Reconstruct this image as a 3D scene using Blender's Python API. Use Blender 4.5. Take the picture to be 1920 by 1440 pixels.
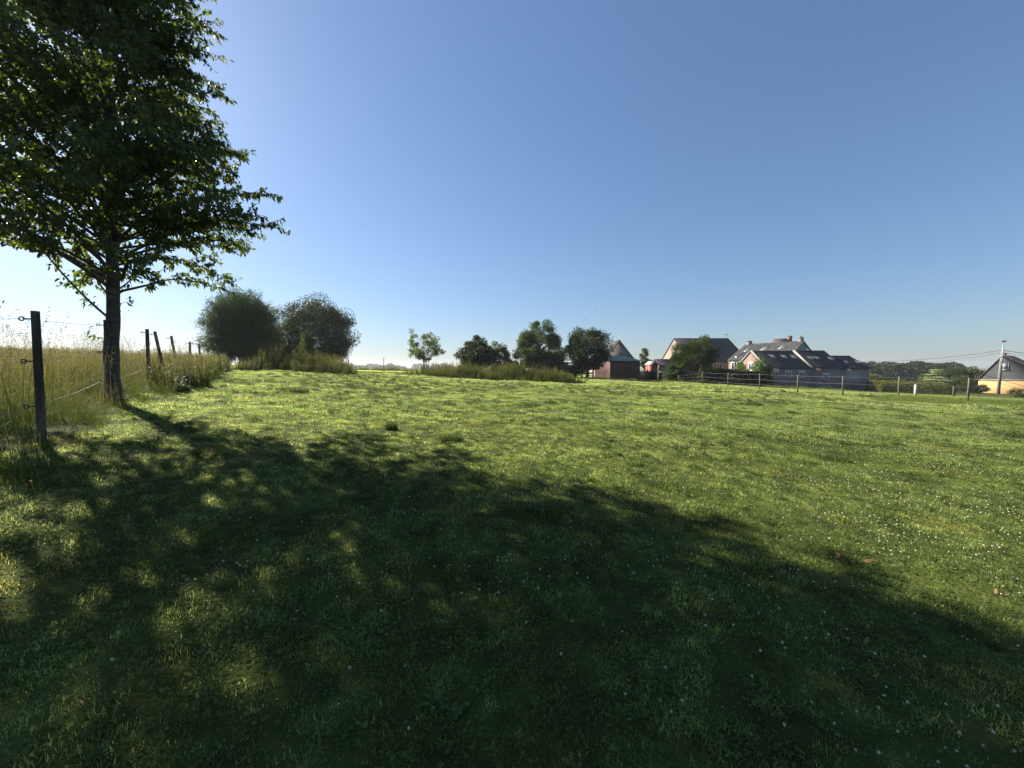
import bpy, math, numpy as np
from mathutils import Vector, Matrix
R = math.radians
for o in list(bpy.data.objects): bpy.data.objects.remove(o)
SC = bpy.context.scene
COL = SC.collection

# ------------------------------------------------------------------ camera, sky, sun, exposure
F, CAMZ, PITCH = 730.0, 1.5, R(2.35)
cd = bpy.data.cameras.new('camera'); cam = bpy.data.objects.new('camera', cd); COL.objects.link(cam)
cd.sensor_width = 36; cd.lens = 36 * F / 1920; cd.clip_start = 0.05; cd.clip_end = 9000
cam.location = (0, 0, CAMZ); cam.rotation_euler = (R(90) - PITCH, 0, 0)
SC.camera = cam
SUN_AZ, SUN_EL = R(57), R(31)            # azimuth measured to the left of the view direction (+Y)
SV = Vector((-math.sin(SUN_AZ) * math.cos(SUN_EL), math.cos(SUN_AZ) * math.cos(SUN_EL), math.sin(SUN_EL)))
w = bpy.data.worlds.new('World'); SC.world = w; w.use_nodes = True
nt = w.node_tree; bgn = nt.nodes['Background']
sky = nt.nodes.new('ShaderNodeTexSky'); sky.sky_type = 'NISHITA'; sky.sun_disc = False
sky.sun_elevation = SUN_EL; sky.sun_rotation = -SUN_AZ
sky.air_density = 1.2; sky.dust_density = 0.6; sky.ozone_density = 6.0; sky.altitude = 50
gm = nt.nodes.new('ShaderNodeGamma'); gm.inputs[1].default_value = 0.78; nt.links.new(sky.outputs[0], gm.inputs[0])      # softer sky contrast, all over
tn = nt.nodes.new('ShaderNodeMix'); tn.data_type = 'RGBA'; tn.blend_type = 'MULTIPLY'; tn.inputs[0].default_value = 1; tn.inputs[7].default_value = (.92, 1.015, 1.16, 1)
nt.links.new(gm.outputs[0], tn.inputs[6]); nt.links.new(tn.outputs[2], bgn.inputs[0]); bgn.inputs[1].default_value = 0.0505
sd = bpy.data.lights.new('sun', 'SUN'); sun = bpy.data.objects.new('sun', sd); COL.objects.link(sun)
sd.energy = 5.0; sd.angle = R(0.55); sd.color = (1.0, 0.93, 0.80)
sun.rotation_euler = (-SV).to_track_quat('-Z', 'Y').to_euler(); sun.location = (-30, 20, 40)
vs = SC.view_settings; vs.view_transform = 'Standard'; vs.look = 'None'; vs.exposure = 1.75; vs.gamma = 1.0
vs.use_curve_mapping = False
SC.cycles.max_bounces = 6; SC.cycles.diffuse_bounces = 3; SC.cycles.transmission_bounces = 4
SC.cycles.transparent_max_bounces = 8; SC.cycles.volume_bounces = 0
SC.cycles.use_denoising = True; SC.cycles.denoising_prefilter = 'NONE'; SC.cycles.use_adaptive_sampling = False
SC.cycles.caustics_reflective = False; SC.cycles.caustics_refractive = False

def at(px, py, Y):
    """point at forward distance Y that is seen at pixel (px, py) of the 1920 x 1440 picture"""
    u, v = (px - 960) / F, (720 - py) / F
    d = (u, math.cos(PITCH) + v * math.sin(PITCH), -math.sin(PITCH) + v * math.cos(PITCH))
    t = Y / d[1]
    return np.array([d[0] * t, Y, CAMZ + d[2] * t])

# ------------------------------------------------------------------ mesh helpers
def nrm(a):
    a = np.asarray(a, float); return a / np.maximum(np.linalg.norm(a, axis=-1, keepdims=True), 1e-9)

class G:
    """collects vertices and faces, builds ONE mesh object"""
    def __init__(s): s.V, s.Q, s.T, s.A, s.n = [], [], [], {}, 0
    def add(s, V, Q=None, T=None, **at_):
        V = np.asarray(V, float).reshape(-1, 3)
        if Q is not None and len(Q): s.Q.append(np.asarray(Q, int).reshape(-1, 4) + s.n)
        if T is not None and len(T): s.T.append(np.asarray(T, int).reshape(-1, 3) + s.n)
        for k, v in at_.items(): s.A.setdefault(k, []).append((s.n, np.broadcast_to(np.asarray(v, float), (len(V),))))
        s.V.append(V); s.n += len(V); return s
    def obox(s, c, r, u, n, hr, hu, hn, **k):
        c, r, u, n = [np.asarray(q, float) for q in (c, r, u, n)]
        V = [c + a * hr * r + b * hu * u + d * hn * n for a in (-1, 1) for b in (-1, 1) for d in (-1, 1)]
        return s.add(V, [(0, 1, 3, 2), (4, 6, 7, 5), (0, 4, 5, 1), (2, 3, 7, 6), (0, 2, 6, 4), (1, 5, 7, 3)], **k)
    def box(s, x0, x1, y0, y1, z0, z1, **k):
        return s.obox(((x0 + x1) / 2, (y0 + y1) / 2, (z0 + z1) / 2), (1, 0, 0), (0, 1, 0), (0, 0, 1), abs(x1 - x0) / 2, abs(y1 - y0) / 2, abs(z1 - z0) / 2, **k)
    def prism(s, poly, x0, x1):
        """polygon of (y, z) points extruded along x (polygon must be fan-able from its first point)"""
        n = len(poly); V = [(x0, y, z) for y, z in poly] + [(x1, y, z) for y, z in poly]
        Q = [(i, (i + 1) % n, n + (i + 1) % n, n + i) for i in range(n)]
        T = [(0, i + 1, i) for i in range(1, n - 1)] + [(n, n + i, n + i + 1) for i in range(1, n - 1)]
        return s.add(V, Q, T)
    def tube(s, P, rad, n=7, cap=True, **k):
        P = np.asarray(P, float); m = len(P); rad = np.broadcast_to(np.asarray(rad, float), (m,))
        Tn = nrm(np.gradient(P, axis=0)); up = np.where(np.abs(Tn[:, 2:3]) > .9, [[1., 0, 0]], [[0, 0, 1.]])
        a = nrm(np.cross(Tn, up)); b = np.cross(Tn, a)
        th = np.arange(n) / n * 2 * math.pi
        V = P[:, None] + rad[:, None, None] * (np.cos(th)[None, :, None] * a[:, None] + np.sin(th)[None, :, None] * b[:, None])
        i, j = np.meshgrid(np.arange(m - 1), np.arange(n), indexing='ij'); j2 = (j + 1) % n
        Q = np.stack([i * n + j, i * n + j2, (i + 1) * n + j2, (i + 1) * n + j], -1).reshape(-1, 4)
        V = V.reshape(-1, 3); T = []
        if cap:
            V = np.vstack([V, P[0], P[-1]])
            T = [(m * n, (q + 1) % n, q) for q in range(n)] + [(m * n + 1, (m - 1) * n + q, (m - 1) * n + (q + 1) % n) for q in range(n)]
        return s.add(V, Q, T, **k)
    def mesh(s, name, mat, smooth=False):
        V = np.vstack(s.V); Q = np.vstack(s.Q) if s.Q else np.zeros((0, 4), int); T = np.vstack(s.T) if s.T else np.zeros((0, 3), int)
        me = bpy.data.meshes.new(name); me.vertices.add(len(V)); me.vertices.foreach_set('co', V.ravel().astype(np.float32))
        L = np.concatenate([Q.ravel(), T.ravel()]).astype(np.int32)
        me.loops.add(len(L)); me.loops.foreach_set('vertex_index', L)
        me.polygons.add(len(Q) + len(T))
        st = np.concatenate([np.arange(len(Q)) * 4, len(Q) * 4 + np.arange(len(T)) * 3]).astype(np.int32)
        me.polygons.foreach_set('loop_start', st)
        for k, ch in s.A.items():
            arr = np.zeros(len(V), np.float32)
            for o_, v in ch: arr[o_:o_ + len(v)] = v
            me.attributes.new(k, 'FLOAT', 'POINT').data.foreach_set('value', arr)
        me.update(calc_edges=True); me.validate()
        if smooth: me.polygons.foreach_set('use_smooth', np.ones(len(me.polygons), bool))
        if mat: me.materials.append(M[mat] if isinstance(mat, str) else mat)
        return me
    def build(s, name, mat, parent=None, smooth=False, loc=None):
        o = bpy.data.objects.new(name, s.mesh(name, mat, smooth)); COL.objects.link(o)
        if parent is not None: o.parent = parent
        if loc is not None: o.location = loc
        return o

def tag(o, label=None, cat=None, group=None, kind=None):
    for k, v in (('label', label), ('category', cat), ('group', group), ('kind', kind)):
        if v: o[k] = v
    return o
def empty(name, loc, label, cat, group=None, rz=0):
    o = bpy.data.objects.new(name, None); COL.objects.link(o); o.location = loc; o.rotation_euler = (0, 0, rz)
    o.empty_display_size = .2
    return tag(o, label, cat, group)

# value noise for relief and density
def vnoise(x, y, sc, seed=0):
    x = np.asarray(x, float) / sc; y = np.asarray(y, float) / sc
    xi, yi = np.floor(x), np.floor(y); fx, fy = x - xi, y - yi
    fx = fx * fx * (3 - 2 * fx); fy = fy * fy * (3 - 2 * fy)
    def h(a, b):
        q = np.sin(a * 127.1 + b * 311.7 + seed * 74.7) * 43758.5453
        return q - np.floor(q)
    return (h(xi, yi) * (1 - fx) + h(xi + 1, yi) * fx) * (1 - fy) + (h(xi, yi + 1) * (1 - fx) + h(xi + 1, yi + 1) * fx) * fy

# ------------------------------------------------------------------ materials
M = {}
def newmat(name):
    m = bpy.data.materials.new(name); m.use_nodes = True; M[name] = m
    nt = m.node_tree; return m, nt, nt.nodes['Principled BSDF'], nt.nodes['Material Output']
def node(nt, t, **k):
    n = nt.nodes.new(t)
    for a, v in k.items(): setattr(n, a, v)
    return n
def ramp(nt, fac, stops):
    r = nt.nodes.new('ShaderNodeValToRGB'); e = r.color_ramp.elements
    while len(e) < len(stops): e.new(.5)
    for q, (p, c) in zip(e, stops): q.position = p; q.color = (*c, 1)
    nt.links.new(fac, r.inputs[0]); return r.outputs[0]
def noise(nt, sc, det=4, rough=.55, vec=None, dist=0):
    n = nt.nodes.new('ShaderNodeTexNoise'); n.inputs['Scale'].default_value = sc; n.inputs['Detail'].default_value = det
    n.inputs['Roughness'].default_value = rough; n.inputs['Distortion'].default_value = dist
    if vec is None:
        g = nt.nodes.new('ShaderNodeNewGeometry'); vec = g.outputs['Position']
    nt.links.new(vec, n.inputs['Vector']); return n.outputs['Fac']
def mul(nt, a, b, mode='MULTIPLY', fac=1.0):
    m = nt.nodes.new('ShaderNodeMix'); m.data_type = 'RGBA'; m.blend_type = mode; m.inputs[0].default_value = fac
    for s_, v in ((6, a), (7, b)):
        if isinstance(v, tuple): m.inputs[s_].default_value = (*v, 1)
        else: nt.links.new(v, m.inputs[s_])
    return m.outputs[2]
def bump(nt, p, h, st=.5, dist=.02):
    b = nt.nodes.new('ShaderNodeBump'); b.inputs['Strength'].default_value = st; b.inputs['Distance'].default_value = dist
    nt.links.new(h, b.inputs['Height']); nt.links.new(b.outputs[0], p.inputs['Normal'])

def plain(name, stops, sc=6, rough=.8, bst=.3, bd=.01, spec=.3, det=5, coords='Object', stretch=None):
    m, nt, p, _ = newmat(name); tc = node(nt, 'ShaderNodeTexCoord'); v = tc.outputs[coords]
    if stretch:
        mp = node(nt, 'ShaderNodeMapping'); mp.inputs['Scale'].default_value = stretch; nt.links.new(v, mp.inputs[0]); v = mp.outputs[0]
    f = noise(nt, sc, det, .6, v); c = ramp(nt, f, stops)
    nt.links.new(c, p.inputs['Base Color']); p.inputs['Roughness'].default_value = rough; p.inputs['Specular IOR Level'].default_value = spec
    if bst: bump(nt, p, f, bst, bd)
    return m

def leafmat(name, c1, c2, tr=.4, tcol=None, rough=.5, tipcol=None, var=.25, wsc=None, spec=.3):
    """foliage: colour between c1 and c2 by the leaf's own random value, light also passing through"""
    m, nt, p, out = newmat(name)
    a = node(nt, 'ShaderNodeAttribute', attribute_name='rnd'); c = ramp(nt, a.outputs['Fac'], [(0, c1), (1, c2)])
    if tipcol:
        t = node(nt, 'ShaderNodeAttribute', attribute_name='t'); mx = node(nt, 'ShaderNodeMix', data_type='RGBA')
        cr = node(nt, 'ShaderNodeMapRange'); cr.inputs[1].default_value = tipcol[1]; cr.inputs[2].default_value = tipcol[2]; cr.inputs[4].default_value = tipcol[3]
        nt.links.new(t.outputs['Fac'], cr.inputs[0]); nt.links.new(cr.outputs[0], mx.inputs[0]); nt.links.new(c, mx.inputs[6]); mx.inputs[7].default_value = (*tipcol[0], 1)
        c = mx.outputs[2]
    oi = node(nt, 'ShaderNodeObjectInfo'); lo = 1 - var
    c = mul(nt, c, ramp(nt, oi.outputs['Random'], [(0, (lo, lo, lo)), (1, (1 + var * .6,) * 3)]))
    if wsc:
        for s_, a_, b_, *st in wsc: c = mul(nt, c, ramp(nt, noise(nt, s_, 3), [(st[0] if st else .3, a_), (st[1] if st else .7, b_)]))
    nt.links.new(c, p.inputs['Base Color']); p.inputs['Roughness'].default_value = rough; p.inputs['Specular IOR Level'].default_value = spec
    tb = node(nt, 'ShaderNodeBsdfTranslucent'); nt.links.new(mul(nt, c, tcol or (1.5, 1.45, .7)), tb.inputs[0])
    ms = node(nt, 'ShaderNodeMixShader'); ms.inputs[0].default_value = tr
    nt.links.new(p.outputs[0], ms.inputs[1]); nt.links.new(tb.outputs[0], ms.inputs[2]); nt.links.new(ms.outputs[0], out.inputs[0])
    return m

def brickmat(name, c1, c2, mortar, sc=1.0, dirt=(.6, .6, .62)):
    m, nt, p, _ = newmat(name); tc = node(nt, 'ShaderNodeTexCoord'); sx = node(nt, 'ShaderNodeSeparateXYZ'); nt.links.new(tc.outputs['Object'], sx.inputs[0])
    ad = node(nt, 'ShaderNodeMath', operation='ADD'); nt.links.new(sx.outputs[0], ad.inputs[0]); nt.links.new(sx.outputs[1], ad.inputs[1])
    cb = node(nt, 'ShaderNodeCombineXYZ'); nt.links.new(ad.outputs[0], cb.inputs[0]); nt.links.new(sx.outputs[2], cb.inputs[1])
    b = node(nt, 'ShaderNodeTexBrick'); nt.links.new(cb.outputs[0], b.inputs['Vector'])
    b.inputs['Color1'].default_value = (*c1, 1); b.inputs['Color2'].default_value = (*c2, 1); b.inputs['Mortar'].default_value = (*mortar, 1)
    b.inputs['Scale'].default_value = 1 / sc; b.inputs['Mortar Size'].default_value = .012; b.inputs['Brick Width'].default_value = .22; b.inputs['Row Height'].default_value = .075
    c = mul(nt, b.outputs['Color'], ramp(nt, noise(nt, .7, 5, .65, tc.outputs['Object']), [(.3, dirt), (.7, (1.15, 1.1, 1.08))]))
    c = mul(nt, c, ramp(nt, noise(nt, 9, 3, .65, tc.outputs['Object']), [(.3, (.75, .72, .72)), (.7, (1.15, 1.15, 1.12))]))
    nt.links.new(c, p.inputs['Base Color']); p.inputs['Roughness'].default_value = .9; bump(nt, p, b.outputs['Fac'], -.3, .01)

GRN = [(.45, (.86, .87, .8), (1.13, 1.11, 1.1)), (2.3, (.85, .87, .83), (1.14, 1.12, 1.1)), (11.0, (.5, .58, .5), (1.42, 1.36, 1.36)), (28.0, (.6, .66, .6), (1.35, 1.3, 1.3)), (.8, (1, 1, 1), (1.25, .98, .9), .6, .72), (1.7, (.62, .68, .6), (1, 1, 1), .3, .4)]
leafmat('grass', (.09, .145, .042), (.32, .365, .165), .64, (2.3, 2.2, 1.6), .7, ((.32, .31, .16), .5, 1.0, .55), .3, GRN, .08)
leafmat('clover_leaf', (.045, .11, .022), (.08, .15, .035), .35, (1.3, 1.4, .6), .6, None, .3, GRN, .2)
leafmat('tall_grass', (.038, .068, .014), (.092, .108, .031), .38, (1.3, 1.25, .7), .6, ((.165, .14, .078), .5, 1.0, .8), .35, [(.35, (.75, .8, .7), (1.2, 1.15, 1.1))], .25)
leafmat('verge_grass', (.032, .062, .012), (.085, .105, .028), .4, (1.3, 1.25, .7), .6, ((.165, .135, .072), .5, 1.0, .75), .35, [(.6, (.7, .78, .65), (1.2, 1.15, 1.1))], .15)
leafmat('seed_head', (.12, .12, .05), (.24, .19, .1), .35, (1.2, 1.15, 1.0), .7, None, .25, None, .2)
leafmat('rough_grass', (.075, .125, .024), (.17, .205, .05), .42, (1.3, 1.25, .6), .6, None, .3, None, .2)
leafmat('nettle', (.04, .07, .017), (.125, .145, .042), .42, (1.4, 1.35, .6), .6, ((.14, .13, .05), .5, 1.0, .6), .4, [(.5, (.65, .7, .65), (1.25, 1.2, 1.1))], .05)
leafmat('cherry_leaf', (.032, .06, .017), (.105, .135, .04), .42, (2.1, 1.95, .6), .5, None, .1, None, .25)
leafmat('willow_leaf', (.034, .062, .018), (.085, .12, .036), .2, (1.3, 1.25, .7), .5, None, .1, None, .12)
leafmat('oak_leaf', (.022, .042, .01), (.056, .082, .018), .24, (1.5, 1.4, .6), .5, None, .1, None, .12)
leafmat('maple_leaf', (.032, .054, .013), (.07, .095, .024), .32, (1.5, 1.45, .6), .5, None, .1, None, .12)
leafmat('young_leaf', (.065, .095, .026), (.125, .155, .05), .4, (1.4, 1.35, .7), .5, None, .1, None, .12)
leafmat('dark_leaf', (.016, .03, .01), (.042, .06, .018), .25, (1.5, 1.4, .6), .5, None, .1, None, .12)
leafmat('hedge_leaf', (.06, .08, .022), (.17, .165, .055), .3, (1.3, 1.2, .6), .55, None, .1, None, .12)
leafmat('cream_leaf', (.24, .3, .13), (.5, .52, .3), .3, (1.1, 1.1, .8), .55, None, .1, None, .3)
leafmat('ivy_leaf', (.05, .09, .018), (.1, .14, .03), .3, (1.4, 1.4, .6), .5, None, .1, None, .12)
leafmat('weed_leaf', (.04, .085, .015), (.075, .125, .025), .3, (1.3, 1.3, .5), .6, None, .1, None, .15)
leafmat('tuft_grass', (.035, .06, .012), (.085, .11, .025), .3, (1.3, 1.3, .6), .6, None, .1, None, .25)  # shading inside the dense tufts is put into this darker green
leafmat('dry_leaf', (.22, .1, .035), (.34, .19, .08), .25, (1.2, 1.0, .6), .6, None, .1, None, .3)
leafmat('white_petal', (.66, .62, .48), (.88, .83, .7), .25, (1, 1, .95), .7, ((.12, .2, .05), .6, .9, 1.0), .1, None, .2)
leafmat('yellow_petal', (.75, .5, .02), (.85, .65, .04), .3, (1, .95, .3), .5, None, .1, None, .3)
# ground under the sward
m, nt, p, _ = newmat('meadow_soil')
c = ramp(nt, noise(nt, 2.2, 6, .65), [(.3, (.022, .026, .009)), (.55, (.05, .065, .016)), (.75, (.11, .12, .036))])
c = mul(nt, c, ramp(nt, noise(nt, .04, 4), [(.35, (.85, .9, .85)), (.65, (1.25, 1.2, 1.05))]))
nt.links.new(c, p.inputs['Base Color']); p.inputs['Roughness'].default_value = 1; p.inputs['Specular IOR Level'].default_value = .05
bump(nt, p, noise(nt, 30, 4, .7), .8, .03)
plain('bark', [(.3, (.045, .036, .028)), (.55, (.10, .082, .065)), (.75, (.17, .145, .12))], 9, .95, .9, .02, .15, 6, 'Object', (1, 1, .25))
plain('cherry_bark', [(.3, (.035, .028, .023)), (.55, (.075, .06, .05)), (.75, (.15, .125, .105))], 14, .8, .9, .015, .25, 6, 'Object', (.5, .5, 1.6))
plain('post_wood', [(.3, (.035, .025, .019)), (.5, (.07, .052, .04)), (.75, (.14, .112, .09))], 20, .9, .7, .01, .15, 6, 'Object', (1, 1, .08))
plain('pale_post_wood', [(.3, (.075, .068, .04)), (.6, (.14, .125, .08)), (.8, (.21, .19, .13))], 20, .9, .5, .01, .15, 5, 'Object', (1, 1, .08))
plain('white_post_paint', [(.3, (.3, .29, .27)), (.7, (.45, .44, .41))], 10, .8)
plain('dark_rail_wood', [(.3, (.022, .018, .015)), (.7, (.06, .05, .042))], 15, .9, .5, .01, .15, 5, 'Object', (.2, 1, 1))
plain('plastic_black', [(.3, (.012, .012, .012)), (.7, (.025, .025, .025))], 20, .45, 0)
plain('wire_grey', [(.3, (.2, .2, .2)), (.7, (.3, .3, .3))], 20, .5, 0)
plain('cable_dark', [(.3, (.03, .03, .035)), (.7, (.06, .06, .065))], 20, .6, 0)
m, nt, p, _ = newmat('shed_wood')
tc = node(nt, 'ShaderNodeTexCoord'); oi = node(nt, 'ShaderNodeObjectInfo')
mp = node(nt, 'ShaderNodeMapping'); mp.inputs['Scale'].default_value = (1, 1, .12); nt.links.new(tc.outputs['Object'], mp.inputs[0])
c = ramp(nt, noise(nt, 14, 6, .65, mp.outputs[0]), [(.25, (.04, .021, .019)), (.5, (.085, .042, .036)), (.75, (.17, .11, .095))])
c = mul(nt, c, ramp(nt, oi.outputs['Random'], [(0, (.7, .7, .72)), (1, (1.35, 1.25, 1.2))]))
sz = node(nt, 'ShaderNodeSeparateXYZ'); nt.links.new(tc.outputs['Object'], sz.inputs[0])
nz = node(nt, 'ShaderNodeMath', operation='MULTIPLY_ADD'); nt.links.new(noise(nt, 5, 4, .6, tc.outputs['Object']), nz.inputs[0]); nz.inputs[1].default_value = .8; nt.links.new(sz.outputs[2], nz.inputs[2])
c = mul(nt, c, ramp(nt, nz.outputs[0], [(.45, (1.9, 1.9, 1.8)), (1.0, (1, 1, 1))]))     # greyed, weathered feet of the boards
nt.links.new(c, p.inputs['Base Color']); p.inputs['Roughness'].default_value = .9
plain('tin_roof', [(.3, (.21, .2, .175)), (.7, (.36, .34, .3))], 5, .7)
brickmat('brick_red', (.19, .105, .08), (.15, .085, .066), (.19, .16, .135))
brickmat('brick_pink', (.22, .14, .108), (.175, .11, .087), (.21, .18, .15))
brickmat('brick_grey', (.23, .18, .16), (.18, .14, .125), (.26, .24, .22))
plain('render_grey', [(.3, (.2, .19, .18)), (.7, (.32, .31, .29))], 2, .9)
plain('render_orange', [(.3, (.36, .2, .085)), (.7, (.43, .25, .11))], 1.5, .9)
plain('slate_dark', [(.3, (.013, .013, .015)), (.7, (.032, .032, .036))], 4, .55, .3, .02, .35)
plain('slate_grey', [(.3, (.032, .034, .04)), (.7, (.065, .068, .078))], 7, .7, .3, .02, .3)
plain('tile_brown', [(.3, (.06, .045, .042)), (.7, (.12, .09, .08))], 5, .8)
plain('fibre_cement', [(.3, (.055, .055, .057)), (.5, (.11, .108, .106)), (.75, (.21, .205, .195))], 1.6, .9, .2, .01, .2, 7, 'Object', (2.5, .5, .5))
plain('white_paint', [(.3, (.48, .48, .46)), (.7, (.62, .62, .6))], 4, .6)
plain('verge_stone', [(.3, (.2, .185, .165)), (.7, (.33, .31, .275))], 5, .9)
plain('red_paint', [(.3, (.15, .014, .014)), (.7, (.22, .026, .024))], 6, .6)
m, nt, p, _ = newmat('glass'); p.inputs['Base Color'].default_value = (.03, .035, .04, 1); p.inputs['Roughness'].default_value = .06; p.inputs['Specular IOR Level'].default_value = .9
m, nt, p, _ = newmat('skylight_glass'); p.inputs['Base Color'].default_value = (.13, .15, .17, 1); p.inputs['Roughness'].default_value = .3; p.inputs['Specular IOR Level'].default_value = .5  # pale blue base colour stands in for sky reflected in the panes
m, nt, p, _ = newmat('solar_glass'); p.inputs['Base Color'].default_value = (.03, .033, .04, 1); p.inputs['Roughness'].default_value = .15
plain('bird_black', [(.3, (.012, .012, .015)), (.7, (.03, .03, .035))], 20, .5, 0)
plain('lamp_metal', [(.3, (.2, .205, .21)), (.7, (.28, .285, .29))], 20, .45, 0)
plain('concrete', [(.3, (.11, .105, .1)), (.7, (.19, .185, .175))], 5, .9)

# ------------------------------------------------------------------ terrain
CP = np.array([(0, 0, 0), (3, 2.4, -.1), (-2, 2, .16), (-5.3, 4.4, .62), (-7.7, 7.5, .82), (-9.9, 10.7, 1.07), (-13.2, 15.2, 1.22), (-9, 22, 1.15),
    (-1, 29, .63), (9, 36, .42), (13.5, 37, .2), (22, 26, -.36), (26, 22, -.5), (0, 10, .34), (10, 15, -.05), (-20, 22, 1.5), (-25, 35, 1.6), (-18, 26, 1.35),
    (-20, 40, 1.25), (-20, 60, 1.2), (-14, 70, 1.1), (0, 60, .75), (0, 100, .5), (12, 60, .2), (-40, 40, 2.1), (-60, 50, 2.6), (-30, 20, 1.9), (-50, 20, 2.5),
    (-20, 8, 1.25), (-80, 60, 2.9), (-15, 5, 1.0), (-40, 5, 1.9), (-120, 100, 2.4), (-60, 90, 2.0), (-40, 70, 1.7), (27, 42, -.5), (31, 47.5, -.75), (44, 47.5, -1.35), (58, 45, -2.0), (34, 30, -.8),
    (30, 15, -.7), (15, 8, -.4), (20, 3, -.8), (0, -10, -.2), (-10, -10, .5), (10, -10, -.8), (0, -40, -.5), (-40, -40, 1), (40, -40, -1.5), (74, 60, -2.4), (50, 36, -1.5),
    (80, 80, -4), (120, 200, -6), (60, 150, -3.5), (200, 100, -7), (0, 200, 0), (-60, 200, .8), (40, 58, -1.0), (30, 66, -.2), (25, 55, -.1), (15, 48, .15), (100, 0, -4), (-100, 0, 3), (0, -100, -1), (36, 40, -1.0), (-5, 15, .6), (-3.5, 6, .4)], float)
def tps(r2): return np.where(r2 > 1e-9, .5 * r2 * np.log(r2 + 1e-12), 0)
_n = len(CP); _K = tps(((CP[:, None, :2] - CP[None, :, :2]) ** 2).sum(-1)) + np.eye(_n) * 1.5
_P = np.c_[np.ones(_n), CP[:, :2]]
_A = np.block([[_K, _P], [_P.T, np.zeros((3, 3))]])
_W = np.linalg.solve(_A, np.r_[CP[:, 2], 0, 0, 0])
_OFF = 0.0
def base_h(x, y):
    x = np.asarray(x, float); y = np.asarray(y, float); sh = x.shape; x = x.ravel(); y = y.ravel(); z = np.empty(len(x))
    for i in range(0, len(x), 20000):
        a, b = x[i:i + 20000], y[i:i + 20000]
        z[i:i + 20000] = tps((a[:, None] - CP[:, 0]) ** 2 + (b[:, None] - CP[:, 1]) ** 2) @ _W[:_n] + _W[_n] + _W[_n + 1] * a + _W[_n + 2] * b
    r = np.hypot(x, y); k = np.clip((r - 150) / 200, 0, 1); k = k * k * (3 - 2 * k)
    z = z * (1 - k) + -2.5 * k
    return z.reshape(sh)
_OFF = float(base_h(np.array([0.]), np.array([0.]))[0])
def gh(x, y):
    x = np.asarray(x, float); y = np.asarray(y, float)
    r = np.hypot(x, y); fade = np.clip(1.6 - r / 40, 0, 1)
    return base_h(x, y) - _OFF * np.clip(1 - r / 15, 0, 1) + fade * (.07 * (vnoise(x, y, 1.9, 1) - .5) + .06 * (vnoise(x, y, .62, 2) - .5) + .1 * (vnoise(x, y, 5.5, 3) - .5))
def gz(x, y): return float(gh(np.array([x]), np.array([y]))[0])
def gnormal(x, y, e=.25):
    return nrm(np.stack([(gh(x - e, y) - gh(x + e, y)) / (2 * e), (gh(x, y - e) - gh(x, y + e)) / (2 * e), np.ones_like(x)], -1))
NA, NR = 420, 230
ang = np.arange(NA) / NA * 2 * math.pi; rad = .15 * (6000 / .15) ** (np.arange(NR) / (NR - 1))
rr, aa = np.meshgrid(rad, ang, indexing='ij'); gx, gy = rr * np.sin(aa), rr * np.cos(aa)
V = np.c_[gx.ravel(), gy.ravel(), gh(gx, gy).ravel()]; V = np.vstack([V, [0, 0, gz(0, 0)]])
i, j = np.meshgrid(np.arange(NR - 1), np.arange(NA), indexing='ij'); j2 = (j + 1) % NA
Q = np.stack([i * NA + j, i * NA + j2, (i + 1) * NA + j2, (i + 1) * NA + j], -1).reshape(-1, 4)[:, ::-1]
g = G().add(V, Q, [(NR * NA, q, (q + 1) % NA) for q in range(NA)])
tag(g.build('ground', 'meadow_soil', smooth=True), kind='structure')

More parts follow.
